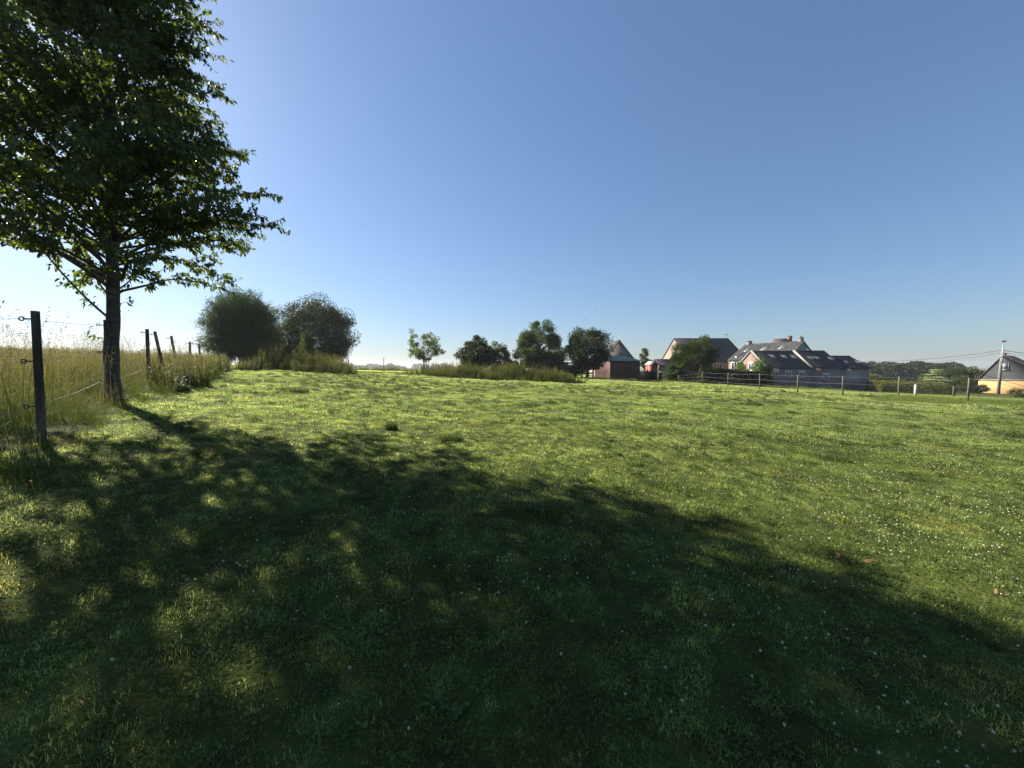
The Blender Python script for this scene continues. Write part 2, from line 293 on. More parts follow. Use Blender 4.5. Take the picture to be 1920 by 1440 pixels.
# ------------------------------------------------------------------ scattering (instances on points, for uncountable stuff only)
def scatter(name, protos, P, rz, scale, label, cat, normals=None, seed=0, tilt=0.0):
    rng = np.random.default_rng(seed); n = len(P)
    c = bpy.data.collections.new(name + '_source')
    for k, me in enumerate(protos): c.objects.link(bpy.data.objects.new('%s_source_%02d' % (name, k), me))
    me = bpy.data.meshes.new(name); me.vertices.add(n); me.vertices.foreach_set('co', np.asarray(P, np.float32).ravel())
    rot = np.zeros((n, 3)); rot[:, 2] = rz
    if normals is not None:      # lean the clump with the ground: euler XYZ, z first about itself
        ca, sa = np.cos(rz), np.sin(rz); nx, ny = normals[:, 0], normals[:, 1]
        lx, ly = ca * nx + sa * ny, -sa * nx + ca * ny
        rot[:, 0] = -np.arcsin(np.clip(ly, -1, 1)); rot[:, 1] = np.arcsin(np.clip(lx, -1, 1))
    rot[:, :2] += rng.normal(0, tilt, (n, 2))
    me.attributes.new('rot', 'FLOAT_VECTOR', 'POINT').data.foreach_set('vector', rot.astype(np.float32).ravel())
    me.attributes.new('scl', 'FLOAT', 'POINT').data.foreach_set('value', np.broadcast_to(scale, (n,)).astype(np.float32))
    me.attributes.new('pick', 'INT', 'POINT').data.foreach_set('value', rng.integers(0, len(protos), n).astype(np.int32))
    me.update()
    o = bpy.data.objects.new(name, me); COL.objects.link(o); tag(o, label, cat, kind='stuff')
    ng = bpy.data.node_groups.new(name, 'GeometryNodeTree')
    ng.interface.new_socket('Geometry', in_out='INPUT', socket_type='NodeSocketGeometry'); ng.interface.new_socket('Geometry', in_out='OUTPUT', socket_type='NodeSocketGeometry')
    a = ng.nodes.new('NodeGroupInput'); b = ng.nodes.new('NodeGroupOutput'); ip = ng.nodes.new('GeometryNodeInstanceOnPoints')
    ci = ng.nodes.new('GeometryNodeCollectionInfo'); ci.inputs[0].default_value = c; ci.inputs[1].default_value = True; ci.inputs[2].default_value = True
    def na(nm, dt):
        q = ng.nodes.new('GeometryNodeInputNamedAttribute'); q.data_type = dt; q.inputs[0].default_value = nm; return q.outputs[0]
    ng.links.new(a.outputs[0], ip.inputs['Points']); ng.links.new(ci.outputs[0], ip.inputs['Instance']); ip.inputs['Pick Instance'].default_value = True
    ng.links.new(na('pick', 'INT'), ip.inputs['Instance Index']); ng.links.new(na('rot', 'FLOAT_VECTOR'), ip.inputs['Rotation']); ng.links.new(na('scl', 'FLOAT'), ip.inputs['Scale'])
    ng.links.new(ip.outputs[0], b.inputs[0])
    o.modifiers.new('scatter', 'NODES').node_group = ng
    return o

def jgrid(x0, x1, y0, y1, sp, rng, keep):
    X, Y = np.meshgrid(np.arange(x0, x1, sp), np.arange(y0, y1, sp)); X = X.ravel() + rng.uniform(-.5, .5, X.size) * sp; Y = Y.ravel() + rng.uniform(-.5, .5, Y.size) * sp
    k = keep(X, Y); return X[k], Y[k]

def blades(g, rng, N, rad, h0, h1, w, seg=2, lean=.5, square=False, **kw):
    """N curved grass blades on a disc"""
    a = rng.uniform(0, 2 * math.pi, N); r = rad * np.sqrt(rng.uniform(0, 1, N)); P = np.c_[r * np.cos(a), r * np.sin(a), np.full(N, -.012)]
    hm = 1.0 if 'hmod' not in kw else kw['hmod'](P[:, 0], P[:, 1])
    h = rng.uniform(h0, h1, N) * hm; az = rng.uniform(0, 2 * math.pi, N); d = np.c_[np.cos(az), np.sin(az), np.zeros(N)]
    s = np.c_[-np.sin(az), np.cos(az), np.zeros(N)]; le = np.abs(rng.normal(0, lean, N)) + .08
    ww = w * rng.uniform(.6, 1.3, N); V = []; T = []
    for q in range(seg + 1):
        t = q / seg
        c = P + np.array([0, 0, 1.]) * (h * (t - .25 * np.clip(le, 0, 1.4) * t * t))[:, None] + d * (le * h * t * t)[:, None]
        wd = (ww * (1 - t) ** .75 * .5 + ww * .04)[:, None]
        V += [c - s * wd, c + s * wd]; T += [np.full(N, t * kw.get('tmax', 1.0))] * 2
    V = np.stack(V, 1); T = np.stack(T, 1); nv = 2 * (seg + 1)
    Q = np.stack([np.array([2 * q, 2 * q + 1, 2 * q + 3, 2 * q + 2]) for q in range(seg)])[None] + (np.arange(N) * nv)[:, None, None]
    g.add(V.reshape(-1, 3), Q.reshape(-1, 4), rnd=np.repeat(rng.uniform(0, 1, N), nv), t=T.ravel())
    return P, h, d, le

def leaves(g, P, D, U, L, W, rng, fold=.2, oval=False, rnd=None, t=None, droop=0.0):
    """one small leaf per point: base P, direction D, rough normal U"""
    N = len(P); D = nrm(D); S = nrm(np.cross(D, U)); Nn = np.cross(S, D)
    L = np.broadcast_to(L, (N,))[:, None]; W = np.broadcast_to(W, (N,))[:, None]
    if oval:
        rows = [(0, 0, 0), (.3, .5, fold), (.3, -.5, fold), (.68, .4, fold * .8), (.68, -.4, fold * .8), (1, 0, 0)]
        Qi = [(1, 3, 4, 2)]; Ti = [(0, 1, 2), (3, 5, 4)]
    else:
        rows = [(0, 0, 0), (.42, .5, fold), (1, 0, 0), (.42, -.5, fold)]; Qi = [(0, 1, 2, 3)]; Ti = []
    V = np.stack([P + D * L * a + S * W * b + Nn * W * c - np.array([0, 0, 1.]) * L * droop * a * a for a, b, c in rows], 1); nv = len(rows)
    of = (np.arange(N) * nv)[:, None, None]
    rnd = rng.uniform(0, 1, N) if rnd is None else rnd
    kw = {'rnd': np.repeat(rnd, nv)}
    if t is not None: kw['t'] = np.repeat(t, nv)
    g.add(V.reshape(-1, 3), (np.array(Qi)[None] + of).reshape(-1, 4), (np.array(Ti)[None] + of).reshape(-1, 3) if Ti else None, **kw)

def rdir(rng, n): return nrm(rng.normal(size=(n, 3)))
EDGE_Y = np.array([-12, 0, 3, 4.1, 5.8, 8.9, 12, 19, 26, 40, 60, 90.]); EDGE_X = np.array([-4.2, -4.3, -4.55, -4.85, -5.75, -7.7, -9.6, -14.2, -19, -29, -45, -70.])
def edge(y): return np.interp(y, EDGE_Y, EDGE_X)
def in_view(x, y, m=1.0): return (np.abs(x) < 1.36 * y + m) & (y > -m)

# --- lawn of the paddock
rng = np.random.default_rng(11)
def lawn_proto(k, rad, N, h0, h1, w, seg, ncl):
    rg = np.random.default_rng(100 + k); g = G(); o = rg.uniform(0, 50)
    hm = lambda x, y: .35 + 1.35 * vnoise(x + o, y + o, .1 if rad < .5 else .24, 7) ** 1.5
    blades(g, rg, N, rad, h0, h1, w, seg, .7, hmod=hm)
    if ncl:
        a = rg.uniform(0, 6.283, ncl); r = rad * np.sqrt(rg.uniform(0, 1, ncl)); n = ncl * 3
        P = np.repeat(np.c_[r * np.cos(a), r * np.sin(a), rg.uniform(.012, .034, ncl)], 3, 0); th = np.repeat(rg.uniform(0, 6.28, ncl), 3) + np.tile([0, 2.09, 4.19], ncl)
        D = np.c_[np.cos(th), np.sin(th), rg.normal(.1, .25, n)]; sz = np.repeat(rg.uniform(.007, .013, ncl), 3) * (1 if rad < .5 else 2)
        leaves(g, P, D, np.tile([0, 0, 1.], (n, 1)), sz, sz, rg, .1, t=np.full(n, .0), rnd=np.repeat(rg.uniform(0, .25, ncl), 3))
    return g.mesh('lawn_patch', 'grass')
def pad(x, y): return (x > edge(y) - .35) & (y < 80)
x, y = jgrid(-12, 14, -1.2, 10, .27, rng, lambda x, y: in_view(x, y, .8) & (np.hypot(x, y) < 9.5) & pad(x, y))
P = np.c_[x, y, gh(x, y)]
scatter('lawn_grass', [lawn_proto(k, .24, 1150, .012, .036, .0038, 2, 90) for k in range(6)], P, rng.uniform(0, 6.28, len(x)), rng.uniform(.85, 1.2, len(x)), 'short mown paddock grass with clover leaves close to the camera', 'grass', gnormal(x, y), 1)
x, y = jgrid(-32, 34, 3, 26, .52, rng, lambda x, y: in_view(x, y, .8) & (np.hypot(x, y) > 8.8) & (np.hypot(x, y) < 25) & pad(x, y))
scatter('paddock_grass', [lawn_proto(10 + k, .5, 1500, .015, .04, .0066, 2, 120) for k in range(5)], np.c_[x, y, gh(x, y)], rng.uniform(0, 6.28, len(x)), rng.uniform(.85, 1.25, len(x)), 'sunlit short grass in the middle of the paddock', 'grass', gnormal(x, y), 2)
x, y = jgrid(-95, 90, 12, 90, 1.25, rng, lambda x, y: in_view(x, y, .8) & (np.hypot(x, y) > 24) & pad(x, y) & ~((y > 41) & (x > 12)))
scatter('far_paddock_grass', [lawn_proto(20 + k, 1.2, 1700, .025, .065, .018, 1, 0) for k in range(4)], np.c_[x, y, gh(x, y)], rng.uniform(0, 6.28, len(x)), rng.uniform(.85, 1.25, len(x)), 'short grass at the far end of the paddock', 'grass', gnormal(x, y), 3)

# --- coarser dark tufts sprinkled through the sward
def tuft_proto(k):
    rg = np.random.default_rng(280 + k); g = G(); blades(g, rg, 110, rg.uniform(.05, .11), .03, .085, .006, 2, .8); return g.mesh('sward_tuft', 'tuft_grass')
x, y = jgrid(-16, 36, 1.2, 30, .34, rng, lambda x, y: in_view(x, y, .3) & (x > edge(y) + .3) & (rng.uniform(0, 1, len(x)) < .6 * np.clip((vnoise(x, y, 2.6, 71) - .3) * 3, .15, 1)))
scatter('sward_tufts', [tuft_proto(k) for k in range(6)], np.c_[x, y, gh(x, y)], rng.uniform(0, 6.28, len(x)), rng.uniform(.6, 1.2, len(x)) * np.clip(.6 + np.hypot(x, y) / 14, .6, 1.7), 'coarse dark grass tufts sprinkled all over the paddock', 'grass', None, 9, .1)

# --- clover heads and buttercups in the lawn
def clover_proto(k):
    rg = np.random.default_rng(k); g = G(); n = 46; d = rdir(rg, n); d[:, 2] = d[:, 2] * .9 + .1; h = rg.uniform(.03, .052); lx, ly = rg.normal(0, .012, 2)
    c = np.array([lx, ly, h]); leaves(g, c + d * .001, d, rdir(rg, n), .0078, .0045, rg, .3, t=np.full(n, .1))
    g2 = G(); g.tube([(0, 0, -.01), (lx * .4, ly * .4, h * .5), (lx, ly, h)], .0009, 3, False, rnd=0, t=1)
    return g.mesh('clover_flower', 'white_petal')
def dens(x, y):
    a = vnoise(x, y, 3.2, 21) * .6 + vnoise(x, y, .9, 22) * .4
    right = np.clip((x + 3.4 + (y - 3) * .15) / 3.5, .07, 1); near = np.clip((np.hypot(x, y) - .8) / 4.5, .1, 1)
    return np.clip((a - .36) * 3.2, .03, 1) * right * near * np.clip((vnoise(x, y, .42, 23) - .22) * 2.2, .05, 1)
x, y = jgrid(-14, 36, .9, 28, .075, rng, lambda x, y: in_view(x, y, .3) & (x > edge(y) + .5) & (rng.uniform(0, 1, len(x)) < dens(x, y) * .95) & (np.hypot(x, y) < 30))
scatter('clover_flowers', [clover_proto(k) for k in range(6)], np.c_[x, y, gh(x, y)], rng.uniform(0, 6.28, len(x)), rng.uniform(.4, .95, len(x)), 'white clover flower heads dotted through the paddock grass', 'clover', None, 4, .1)
def butter_proto(k):
    rg = np.random.default_rng(k); g = G(); h = rg.uniform(.05, .12); th = np.arange(5) * 1.2566
    D = np.c_[np.cos(th), np.sin(th), np.full(5, .5)]; leaves(g, np.tile([0, 0, h], (5, 1)), D, np.tile([0, 0, 1.], (5, 1)), .012, .012, rg, .1)
    g.tube([(0, 0, -.01), (.004, .003, h * .5), (0, 0, h)], .0008, 3, False, rnd=0); return g.mesh('buttercup', 'yellow_petal')
x, y = jgrid(-12, 30, .9, 24, .4, rng, lambda x, y: in_view(x, y, .3) & (x > edge(y) + .5) & (rng.uniform(0, 1, len(x)) < .085 * np.clip((vnoise(x, y, 4, 31) - .35) * 4, .08, 1)))
scatter('buttercups', [butter_proto(k) for k in range(3)], np.c_[x, y, gh(x, y)], rng.uniform(0, 6.28, len(x)), rng.uniform(.8, 1.3, len(x)), 'small yellow buttercups scattered in the paddock grass', 'buttercup', None, 5, .15)

# --- tall grass of the verge and of the hay field behind the wire fence
def tall_proto(k, rad, ns, h0, h1, w, seed=True, mat='tall_grass'):
    rg = np.random.default_rng(200 + k); g = G()
    blades(g, rg, ns * 3, rad, h0 * .35, h1 * .68, w, 3, .5, tmax=.5)
    P, h, d, le = blades(g, rg, ns, rad, h0, h1 * 1.18, w * .4, 4, .26)
    if seed:
        n = ns; m = 10; tt = np.linspace(.8, 1.0, m); up = np.array([0, 0, 1.])
        C = np.concatenate([P + up * (h * (t - .25 * np.clip(le, 0, 1.4) * t * t))[:, None] + d * (le * h * t * t)[:, None] for t in tt])
        D = nrm(rg.normal(size=(len(C), 3)) * .7 + up * .9 + np.tile(d, (m, 1)) * .4); C = C + rg.normal(0, .006, C.shape)
        leaves(g, C, D, rdir(rg, len(C)), rg.uniform(.02, .05, len(C)), w * .7, rg, .1, t=np.full(len(C), 1.0), rnd=np.tile(rg.uniform(0.3, 1, n), m))
    return g.mesh('tall_grass_clump', mat)
pr = [tall_proto(k, .28, 22, .5, .98, .008, True, 'verge_grass') for k in range(5)]
def vk(x, y): return (x < edge(y) - .05 - .35 * vnoise(x, y, 1.3, 41)) & (np.abs(x) < 1.5 * y + 2.2)
x, y = jgrid(-40, -3, 1.5, 22, .27, rng, lambda x, y: vk(x, y) & (np.hypot(x, y) < 17) & (rng.uniform(0, 1, len(x)) < .8))
hs = np.clip(.32 + .3 * (edge(y) - x), .32, .9) * rng.uniform(.6, 1.2, len(x)) * (.55 + .6 * vnoise(x, y, 1.1, 44))
scatter('verge_grass', pr, np.c_[x, y, gh(x, y)], rng.uniform(0, 6.28, len(x)), hs, 'tall seeding grass along the near wire fence and around the tree trunk', 'grass', None, 6, .08)
pr = [tall_proto(20 + k, .75, 60, .6, 1.0, .02) for k in range(4)]
x, y = jgrid(-120, -8, 8, 110, .85, rng, lambda x, y: vk(x, y) & (np.hypot(x, y) > 16) & (np.hypot(x, y) < 120))
scatter('hay_field_grass', pr, np.c_[x, y, gh(x, y)], rng.uniform(0, 6.28, len(x)), rng.uniform(.6, .92, len(x)), 'straw coloured hay field rising beyond the left wire fence', 'grass', None, 7, .05)

# --- single tall flowering stems that rise over the verge
def wisp_proto(k):
    rg = np.random.default_rng(250 + k); g = G(); P, h, d, le = blades(g, rg, 5, .16, 1.15, 1.55, .005, 5, .3); up = np.array([0, 0, 1.])
    for t in np.linspace(.78, 1.0, 15):
        C = P + up * (h * (t - .25 * np.clip(le, 0, 1.4) * t * t))[:, None] + d * (le * h * t * t)[:, None]
        leaves(g, C, nrm(rg.normal(size=C.shape) * .8 + up * .5 + d * .5), rdir(rg, 5), rg.uniform(.03, .06, 5), .007, rg, .1, t=np.ones(5), rnd=np.full(5, .8))
    return g.mesh('wisp', 'seed_head')
x, y = jgrid(-24, -4, 3, 16, .5, rng, lambda x, y: vk(x, y) & (x > edge(y) - 4.5) & (x < edge(y) - .3) & (rng.uniform(0, 1, len(x)) < .75))
scatter('flowering_grass', [wisp_proto(k) for k in range(4)], np.c_[x, y, gh(x, y)], rng.uniform(0, 6.28, len(x)), rng.uniform(.75, 1.1, len(x)), 'tall flowering grass stems rising against the sky by the left fence', 'grass', None, 8, .12)

# --- nettles, docks and rank weeds
def nettle_proto(k, rad, ns, h0, h1, ll):
    rg = np.random.default_rng(300 + k); g = G()
    blades(g, rg, ns * 2, rad, h0 * .3, h0 * .8, .014, 2, .5)
    for q in range(ns):
        a, r = rg.uniform(0, 6.28), rad * math.sqrt(rg.uniform()); h = rg.uniform(h0, h1); b = np.array([r * math.cos(a), r * math.sin(a), -.02]); l = rg.normal(0, .1, 2) * h
        tp = b + [l[0], l[1], h]; m = 16; t = np.linspace(.12, 1, m)
        g.tube(np.array([b, (b + tp) / 2 + [l[0] * -.15, l[1] * -.15, 0], tp]), [.005, .004, .002], 3, False, rnd=.4, t=.3)
        C = np.repeat(b + (tp - b) * t[:, None], 2, 0); th = np.repeat(np.arange(m) * 1.57 + rg.uniform(0, 6), 2) + np.tile([0, 3.14], m)
        D = np.c_[np.cos(th), np.sin(th), rg.normal(-.15, .35, 2 * m)]; sz = ll * (1.15 - .75 * np.repeat(t, 2)) * rg.uniform(.7, 1.2, 2 * m)
        leaves(g, C, D, np.tile([0, 0, 1.], (2 * m, 1)), sz, sz * .5, rg, .1, t=np.repeat(t, 2), droop=.3)
        C2 = np.repeat(b + (tp - b) * np.linspace(.75, 1, 8)[:, None], 2, 0); leaves(g, C2, nrm(rg.normal(size=(16, 3)) + [0, 0, -.4]), rdir(rg, 16), .05, .012, rg, 0, t=np.ones(16))
    return g.mesh('nettle_clump', 'nettle')
npr = [nettle_proto(k, .4, 14, .65, 1.25, .13) for k in range(5)]
def patch(px0, px1, y0, y1, sp, prob, nz, seed):
    rg = np.random.default_rng(seed); xs = [(p_ - 960) / F * yy for p_ in (px0, px1) for yy in (y0, y1)]
    def keep(x, y):
        u = 960 + F * x / y; e = np.minimum(np.minimum(u - px0, px1 - u) / 45, np.minimum(y - y0, y1 - y) / 1.2)
        return (e > 0) & (vnoise(x, y, 1.6, nz) + np.clip(e, 0, 1) * .5 > .52) & (rg.uniform(0, 1, len(x)) < prob)
    return jgrid(min(xs), max(xs), y0, y1, sp, rg, keep) + (rg,)
def weeds(name, args, protos, s0, s1, label, cat='weeds'):
    x, y, rg = patch(*args)
    u = 960 + F * x / y; ed = np.minimum(np.minimum(u - args[0], args[1] - u) / 60, (y - args[2]) / 2.2); e = (.45 + .8 * vnoise(x, y, 1.7, args[-1] + 5)) * (.35 + .65 * np.clip(ed, 0, 1))
    return scatter(name, protos, np.c_[x, y, gh(x, y)], rg.uniform(0, 6.28, len(x)), rg.uniform(s0, s1, len(x)) * e, label, cat, None, args[-1], .08)
weeds('nettle_bed', (436, 668, 20.5, 26, .42, .9, 51, 61), npr, .95, 1.3, 'bed of tall nettles in front of the willow and the dark oak', 'nettles')
weeds('nettle_bank', (755, 1100, 26.5, 32.5, .46, .95, 52, 62), npr, .85, 1.2, 'long bank of nettles in front of the middle trees', 'nettles')
weeds('rank_grass', (640, 800, 50, 58, .8, .9, 53, 63), [tall_proto(40 + k, .6, 40, .5, .8, .02) for k in range(3)], .7, 1.0, 'strip of rank grass at the far paddock edge between the tree groups', 'grass')
gpr = [tall_proto(50 + k, .4, 34, .22, .45, .012, k == 2, 'rough_grass') for k in range(3)]
weeds('rough_grass', (1600, 2150, 19.5, 25, .4, .85, 54, 64), gpr, .6, .95, 'rough green grass under the wire fence on the right', 'grass')
weeds('bank_grass', (1395, 1640, 37, 46.5, .7, .9, 55, 65), gpr, .6, .95, 'grassy bank in front of the long brick barn', 'grass')
weeds('gateway_grass', (1090, 1320, 36, 41, .6, .5, 56, 66), gpr, .35, .6, 'tufty grass around the wooden shed', 'grass')
x, y, rg = patch(296, 432, 9.5, 21, .4, .75, 57, 67); k = x < edge(y) + .25; x, y = x[k], y[k]
scatter('fence_nettles', npr, np.c_[x, y, gh(x, y)], rg.uniform(0, 6.28, len(x)), rg.uniform(.4, .85, len(x)), 'nettles and thistles growing along the leaning fence posts', 'nettles', None, 68, .08)

# ------------------------------------------------------------------ trees
def bez(a, b, c, n): 
    t = np.linspace(0, 1, n)[:, None]; return (1 - t) ** 2 * a + 2 * t * (1 - t) * b + t * t * c
def tree(name, label, loc, H, cz, rx, rz, trunk_h, tr, ncl, nleaf, LL, LW, mat, seed, hollow=.45, clr=.2, bark='bark', group=None, trunks=1, flat=0.35, ry=None, droop=.25, lobes=.25, cat='tree', stems=None, outw=.5):
    rg = np.random.default_rng(seed); root = empty(name, loc, label, cat, group); ry = ry or rx
    d = rdir(rg, ncl); d[:, 2] = np.where(d[:, 2] < 0, d[:, 2] * (1 - flat), d[:, 2]); rr_ = (hollow ** 3 + (1 - hollow ** 3) * rg.uniform(0, 1, ncl)) ** (1 / 3)
    lob = 1 + lobes * (vnoise(d[:, 0] * 2 + seed, d[:, 1] * 2 + d[:, 2] * 3, 1.0, seed) - .55) * 1.6
    C = np.c_[d[:, 0] * rx, d[:, 1] * ry, d[:, 2] * rz] * (rr_ * lob)[:, None] * (1 - clr * .6) + [0, 0, cz]
    gt = G(); tops = []
    for q in range(trunks):
        off = np.array([0, 0, 0.]) if q == 0 else np.r_[rg.normal(0, rx * .16, 2), 0]
        lean = np.r_[rg.normal(0, .05, 2) * H, 0] + off * .8
        n = 9; t = np.linspace(0, 1, n)[:, None]; hh = (H - .25 * rz) if q == 0 else H * rg.uniform(.6, .85)
        pth = off + lean * t ** 1.5 + np.array([0, 0, 1.]) * (hh * t) + np.c_[rg.normal(0, .012 * H, (n, 2)), np.zeros(n)] * np.sin(t * 3.14)
        pth[0, 2] -= .12; r_ = tr * (1 if q == 0 else .7) * (1 - .88 * t[:, 0]) ** .9; r_[0] *= 1.35
        gt.tube(pth, r_, 8); tops.append((pth, r_))
    for q in range(ncl):
        pth, r_ = tops[q % trunks]; i_ = int(np.clip(rg.normal(.45, .15), .2, .8) * 8); hgt = pth[:, 2]
        want = np.clip(C[q, 2] - rg.uniform(.3, .7) * np.linalg.norm(C[q, :2]), trunk_h * .8, hgt[-2]); i_ = int(np.argmin(np.abs(hgt - want)))
        a = pth[i_]; mid = (a + C[q]) / 2 + [0, 0, .1 * np.linalg.norm(C[q] - a)]; gt.tube(bez(a, mid, C[q], 5), np.linspace(max(r_[i_] * .45, .012), .006, 5), 5, False)
    gt.build('trunk', bark, root, True)
    gl = G(); n = nleaf; ci = rg.integers(0, ncl, n); sg = clr * rx * rg.uniform(.55, 1.2, ncl)
    off = rg.normal(0, 1, (n, 3)) * .62; off *= np.minimum(1, 1.2 / np.maximum(np.linalg.norm(off, axis=1), .01))[:, None]
    off[:, 2] *= .8; P = C[ci] + off * sg[ci][:, None]
    P[:, 2] = np.maximum(P[:, 2], trunk_h * .75)
    D = nrm(nrm(P - [0, 0, cz - .2 * rz]) * outw + rdir(rg, n) * .75 - np.array([0, 0, droop])); U = nrm(rdir(rg, n) + np.array([0, 0, .7]))
    leaves(gl, P, D, U, LL * rg.uniform(.65, 1.3, n), LW * rg.uniform(.7, 1.25, n), rg, .18, rnd=np.clip(rg.normal(.5, .22, n) + (vnoise(ci * 1.7, ci * .3, 1, 3) - .5) * .5, 0, 1))
    gl.build('crown', mat, root)
    return root
def base(px, Y): x = (px - 960) / F * Y; return (x, Y, gz(x, Y))
def top(px, py, Y): return at(px, py, Y)[2] - gz((px - 960) / F * Y, Y)      # height above ground of a point seen at (px, py)

# --- the near cherry tree
rg = np.random.default_rng(5); TB = np.array(base(212, 7.5)); troot = empty('cherry_tree', TB, 'tall leafy cherry tree with dark trunk beside the near fence', 'tree')
tz = np.array([-.1, 0.15, .6, 1.1, 1.6, 2.2, 3, 4, 5.2, 6.5, 7.8, 9.3]); tx = np.array([-.02, 0, -.03, -.045, .03, .07, .1, .12, .1, .14, .12, .15]); ty = np.array([0, 0, .01, .03, .02, 0, -.02, .02, .05, 0, .03, .05])
trr = np.array([.17, .125, .112, .118, .1, .098, .088, .075, .06, .045, .028, .01]); TP = np.c_[tx, ty, tz]
gt = G(); zz = np.linspace(-.1, 9.3, 60); TPf = np.c_[np.interp(zz, tz, tx), np.interp(zz, tz, ty), zz]; rf = np.interp(zz, tz, trr) * (1 + .06 * np.sin(zz * 9) * np.exp(-zz * .3))
gt.tube(TPf, rf, 14); gt.build('trunk', 'cherry_bark', troot, True)
PH = np.array([2.2, 2.7, 3.4, 4.4, 5.4, 6.3, 7.2, 8.0, 8.7, 9.5]); PR = np.array([2.0, 2.6, 2.7, 2.5, 2.3, 2.05, 1.7, 1.1, .6, .15])
gb = G(); LP, LD = [], []
NB = 205; up = np.array([0, 0, 1.])
for q in range(NB):
    f = (q + .5) / NB; h0 = 2.25 + 6.6 * f + rg.normal(0, .12); az = q * 2.39996 + rg.normal(0, .4); el = R(27 + 33 * f) + rg.normal(0, .16)
    dv = np.array([math.cos(az), math.sin(az), 0]); reach = np.interp(h0 + .5, PH, PR) * rg.uniform(.72, 1.08)
    reach *= 1 + (.62 if h0 < 5.5 else .2) * max(0, -(dv[0] * .7 + dv[1] * .71))        # the side away from the paddock is broader
    reach *= 1 + (-.2 if h0 > 4.8 else -.02) * max(0, dv[0] * .7 + dv[1] * .71)
    c0 = np.array([np.interp(h0, tz, tx), np.interp(h0, tz, ty), h0]); rise = reach * math.tan(el) * .75
    c2 = c0 + dv * reach + up * rise * rg.uniform(.35, .8); c1 = c0 + dv * reach * .5 + up * rise * .8
    m = 14; pth = bez(c0, c1, c2, m); pth[2:] += np.cumsum(rg.normal(0, .018, (m - 2, 3)), 0); r0 = np.interp(h0, tz, trr) * rg.uniform(.26, .42)
    gb.tube(pth, np.linspace(r0, .005, m), 6, False)
    blen = np.linalg.norm(np.diff(pth, axis=0), axis=1).sum(); ns = max(4, int(blen / .12))
    for k in range(ns):
        t = .2 + .8 * (k + rg.uniform(0, .9)) / ns; fi = t * (m - 1); i_ = min(int(fi), m - 2); b = pth[i_] + (pth[i_ + 1] - pth[i_]) * (fi - i_); tv = nrm(pth[i_ + 1] - pth[i_])
        sd_ = nrm(np.cross(tv, up)) * (1 if k % 2 else -1); ln = rg.uniform(.28, .75) * (1.1 - .55 * t) * min(1, blen / 1.4)
        e = b + (tv * rg.uniform(.3, .9) + sd_ * rg.uniform(.3, 1) + up * rg.uniform(-.4, .8)) * ln; mid = (b + e) / 2 + up * .06
        tw = bez(b, mid, e, 5); gb.tube(tw, np.linspace(.006, .0025, 5), 3, False)
        nl = max(7, int(ln / .015)); s = rg.uniform(.1, 1, nl); LP.append(b + (e - b) * s[:, None] + rg.normal(0, .022, (nl, 3))); LD.append(nrm(e - b) * .45 + rg.normal(0, .42, (nl, 3)) - up * rg.uniform(.25, 1.05, (nl, 1)))
    nl = int(blen / .05); s = rg.uniform(.3, 1, nl); fi = s * (m - 1); i_ = np.minimum(fi.astype(int), m - 2); b = pth[i_] + (pth[i_ + 1] - pth[i_]) * (fi - i_)[:, None]
    LP.append(b + rg.normal(0, .03, b.shape)); LD.append(nrm(pth[i_ + 1] - pth[i_]) * .5 + rg.normal(0, .4, (nl, 3)) - up * .6)
for h0, off, dz, rb in ((1.58, -.85, 1.2, .024), (1.95, -.4, .9, .018), (2.12, .45, .6, .018), (1.2, -.3, .12, .008), (1.9, .3, .12, .007)):      # bare low limbs
    sr = np.array([.698, .716, 0]); c0 = np.array([np.interp(h0, tz, tx), np.interp(h0, tz, ty), h0]); c2 = c0 + sr * off + up * dz + np.array([.2, -.2, 0]) * rg.normal(); pth = bez(c0, c0 + sr * off * .55 + up * dz * .4, c2, 10); gb.tube(pth, np.linspace(rb, rb * .4, 10), 6, False)
    nl = int(60 * abs(off)); q_ = rg.uniform(.35, 1, nl); i_ = np.minimum((q_ * 9).astype(int), 8); LP.append(pth[i_] + rg.normal(0, .05, (nl, 3))); LD.append(rg.normal(0, .4, (nl, 3)) - up * .6 + sr * np.sign(off) * .4)
gb.build('branches', 'cherry_bark', troot, True)
LP = np.concatenate(LP); LD = nrm(np.concatenate(LD)); n = len(LP); LU = nrm(rg.normal(0, .6, (n, 3)) + up * .6 + nrm(LP * [1, 1, 0]) * .3)
LLn = rg.uniform(.055, .108, n); LWd = LLn * rg.uniform(.38, .52, n)
vd = np.linalg.norm(LP + TB - [0, 0, CAMZ], axis=1); pxl = 960 + F * (LP[:, 0] + TB[0]) / (LP[:, 1] + TB[1])
score = np.where((pxl > 0) & ((LP[:, 2] + TB[2] - CAMZ) / (LP[:, 1] + TB[1]) < .94), LLn / vd, 0); own = np.zeros(n, bool); own[np.argsort(-score)[:300]] = True
gl = G(); k = ~own; leaves(gl, LP[k], LD[k], LU[k], LLn[k], LWd[k], rg, .16, True, droop=.12)
tag(gl.build('foliage', 'cherry_leaf', troot), kind='stuff')
one = []
for q in range(6):
    g1 = G(); leaves(g1, np.zeros((1, 3)), np.array([[1., 0, 0]]), np.array([[0, 0, 1.]]), 1, .45, rg, .16, True, rnd=np.array([q / 5.]), droop=.12); one.append(g1.mesh('leaf', 'cherry_leaf'))
for q in np.nonzero(own)[0]:
    o = bpy.data.objects.new('leaf', one[q % 6]); COL.objects.link(o); o.parent = troot
    X = LD[q]; S = nrm(np.cross(X, LU[q])); Z = np.cross(S, X); L = LLn[q]
    o.matrix_local = Matrix([(X[a] * L, -S[a] * L, Z[a] * L, LP[q][a]) for a in range(3)] + [(0, 0, 0, 1)])

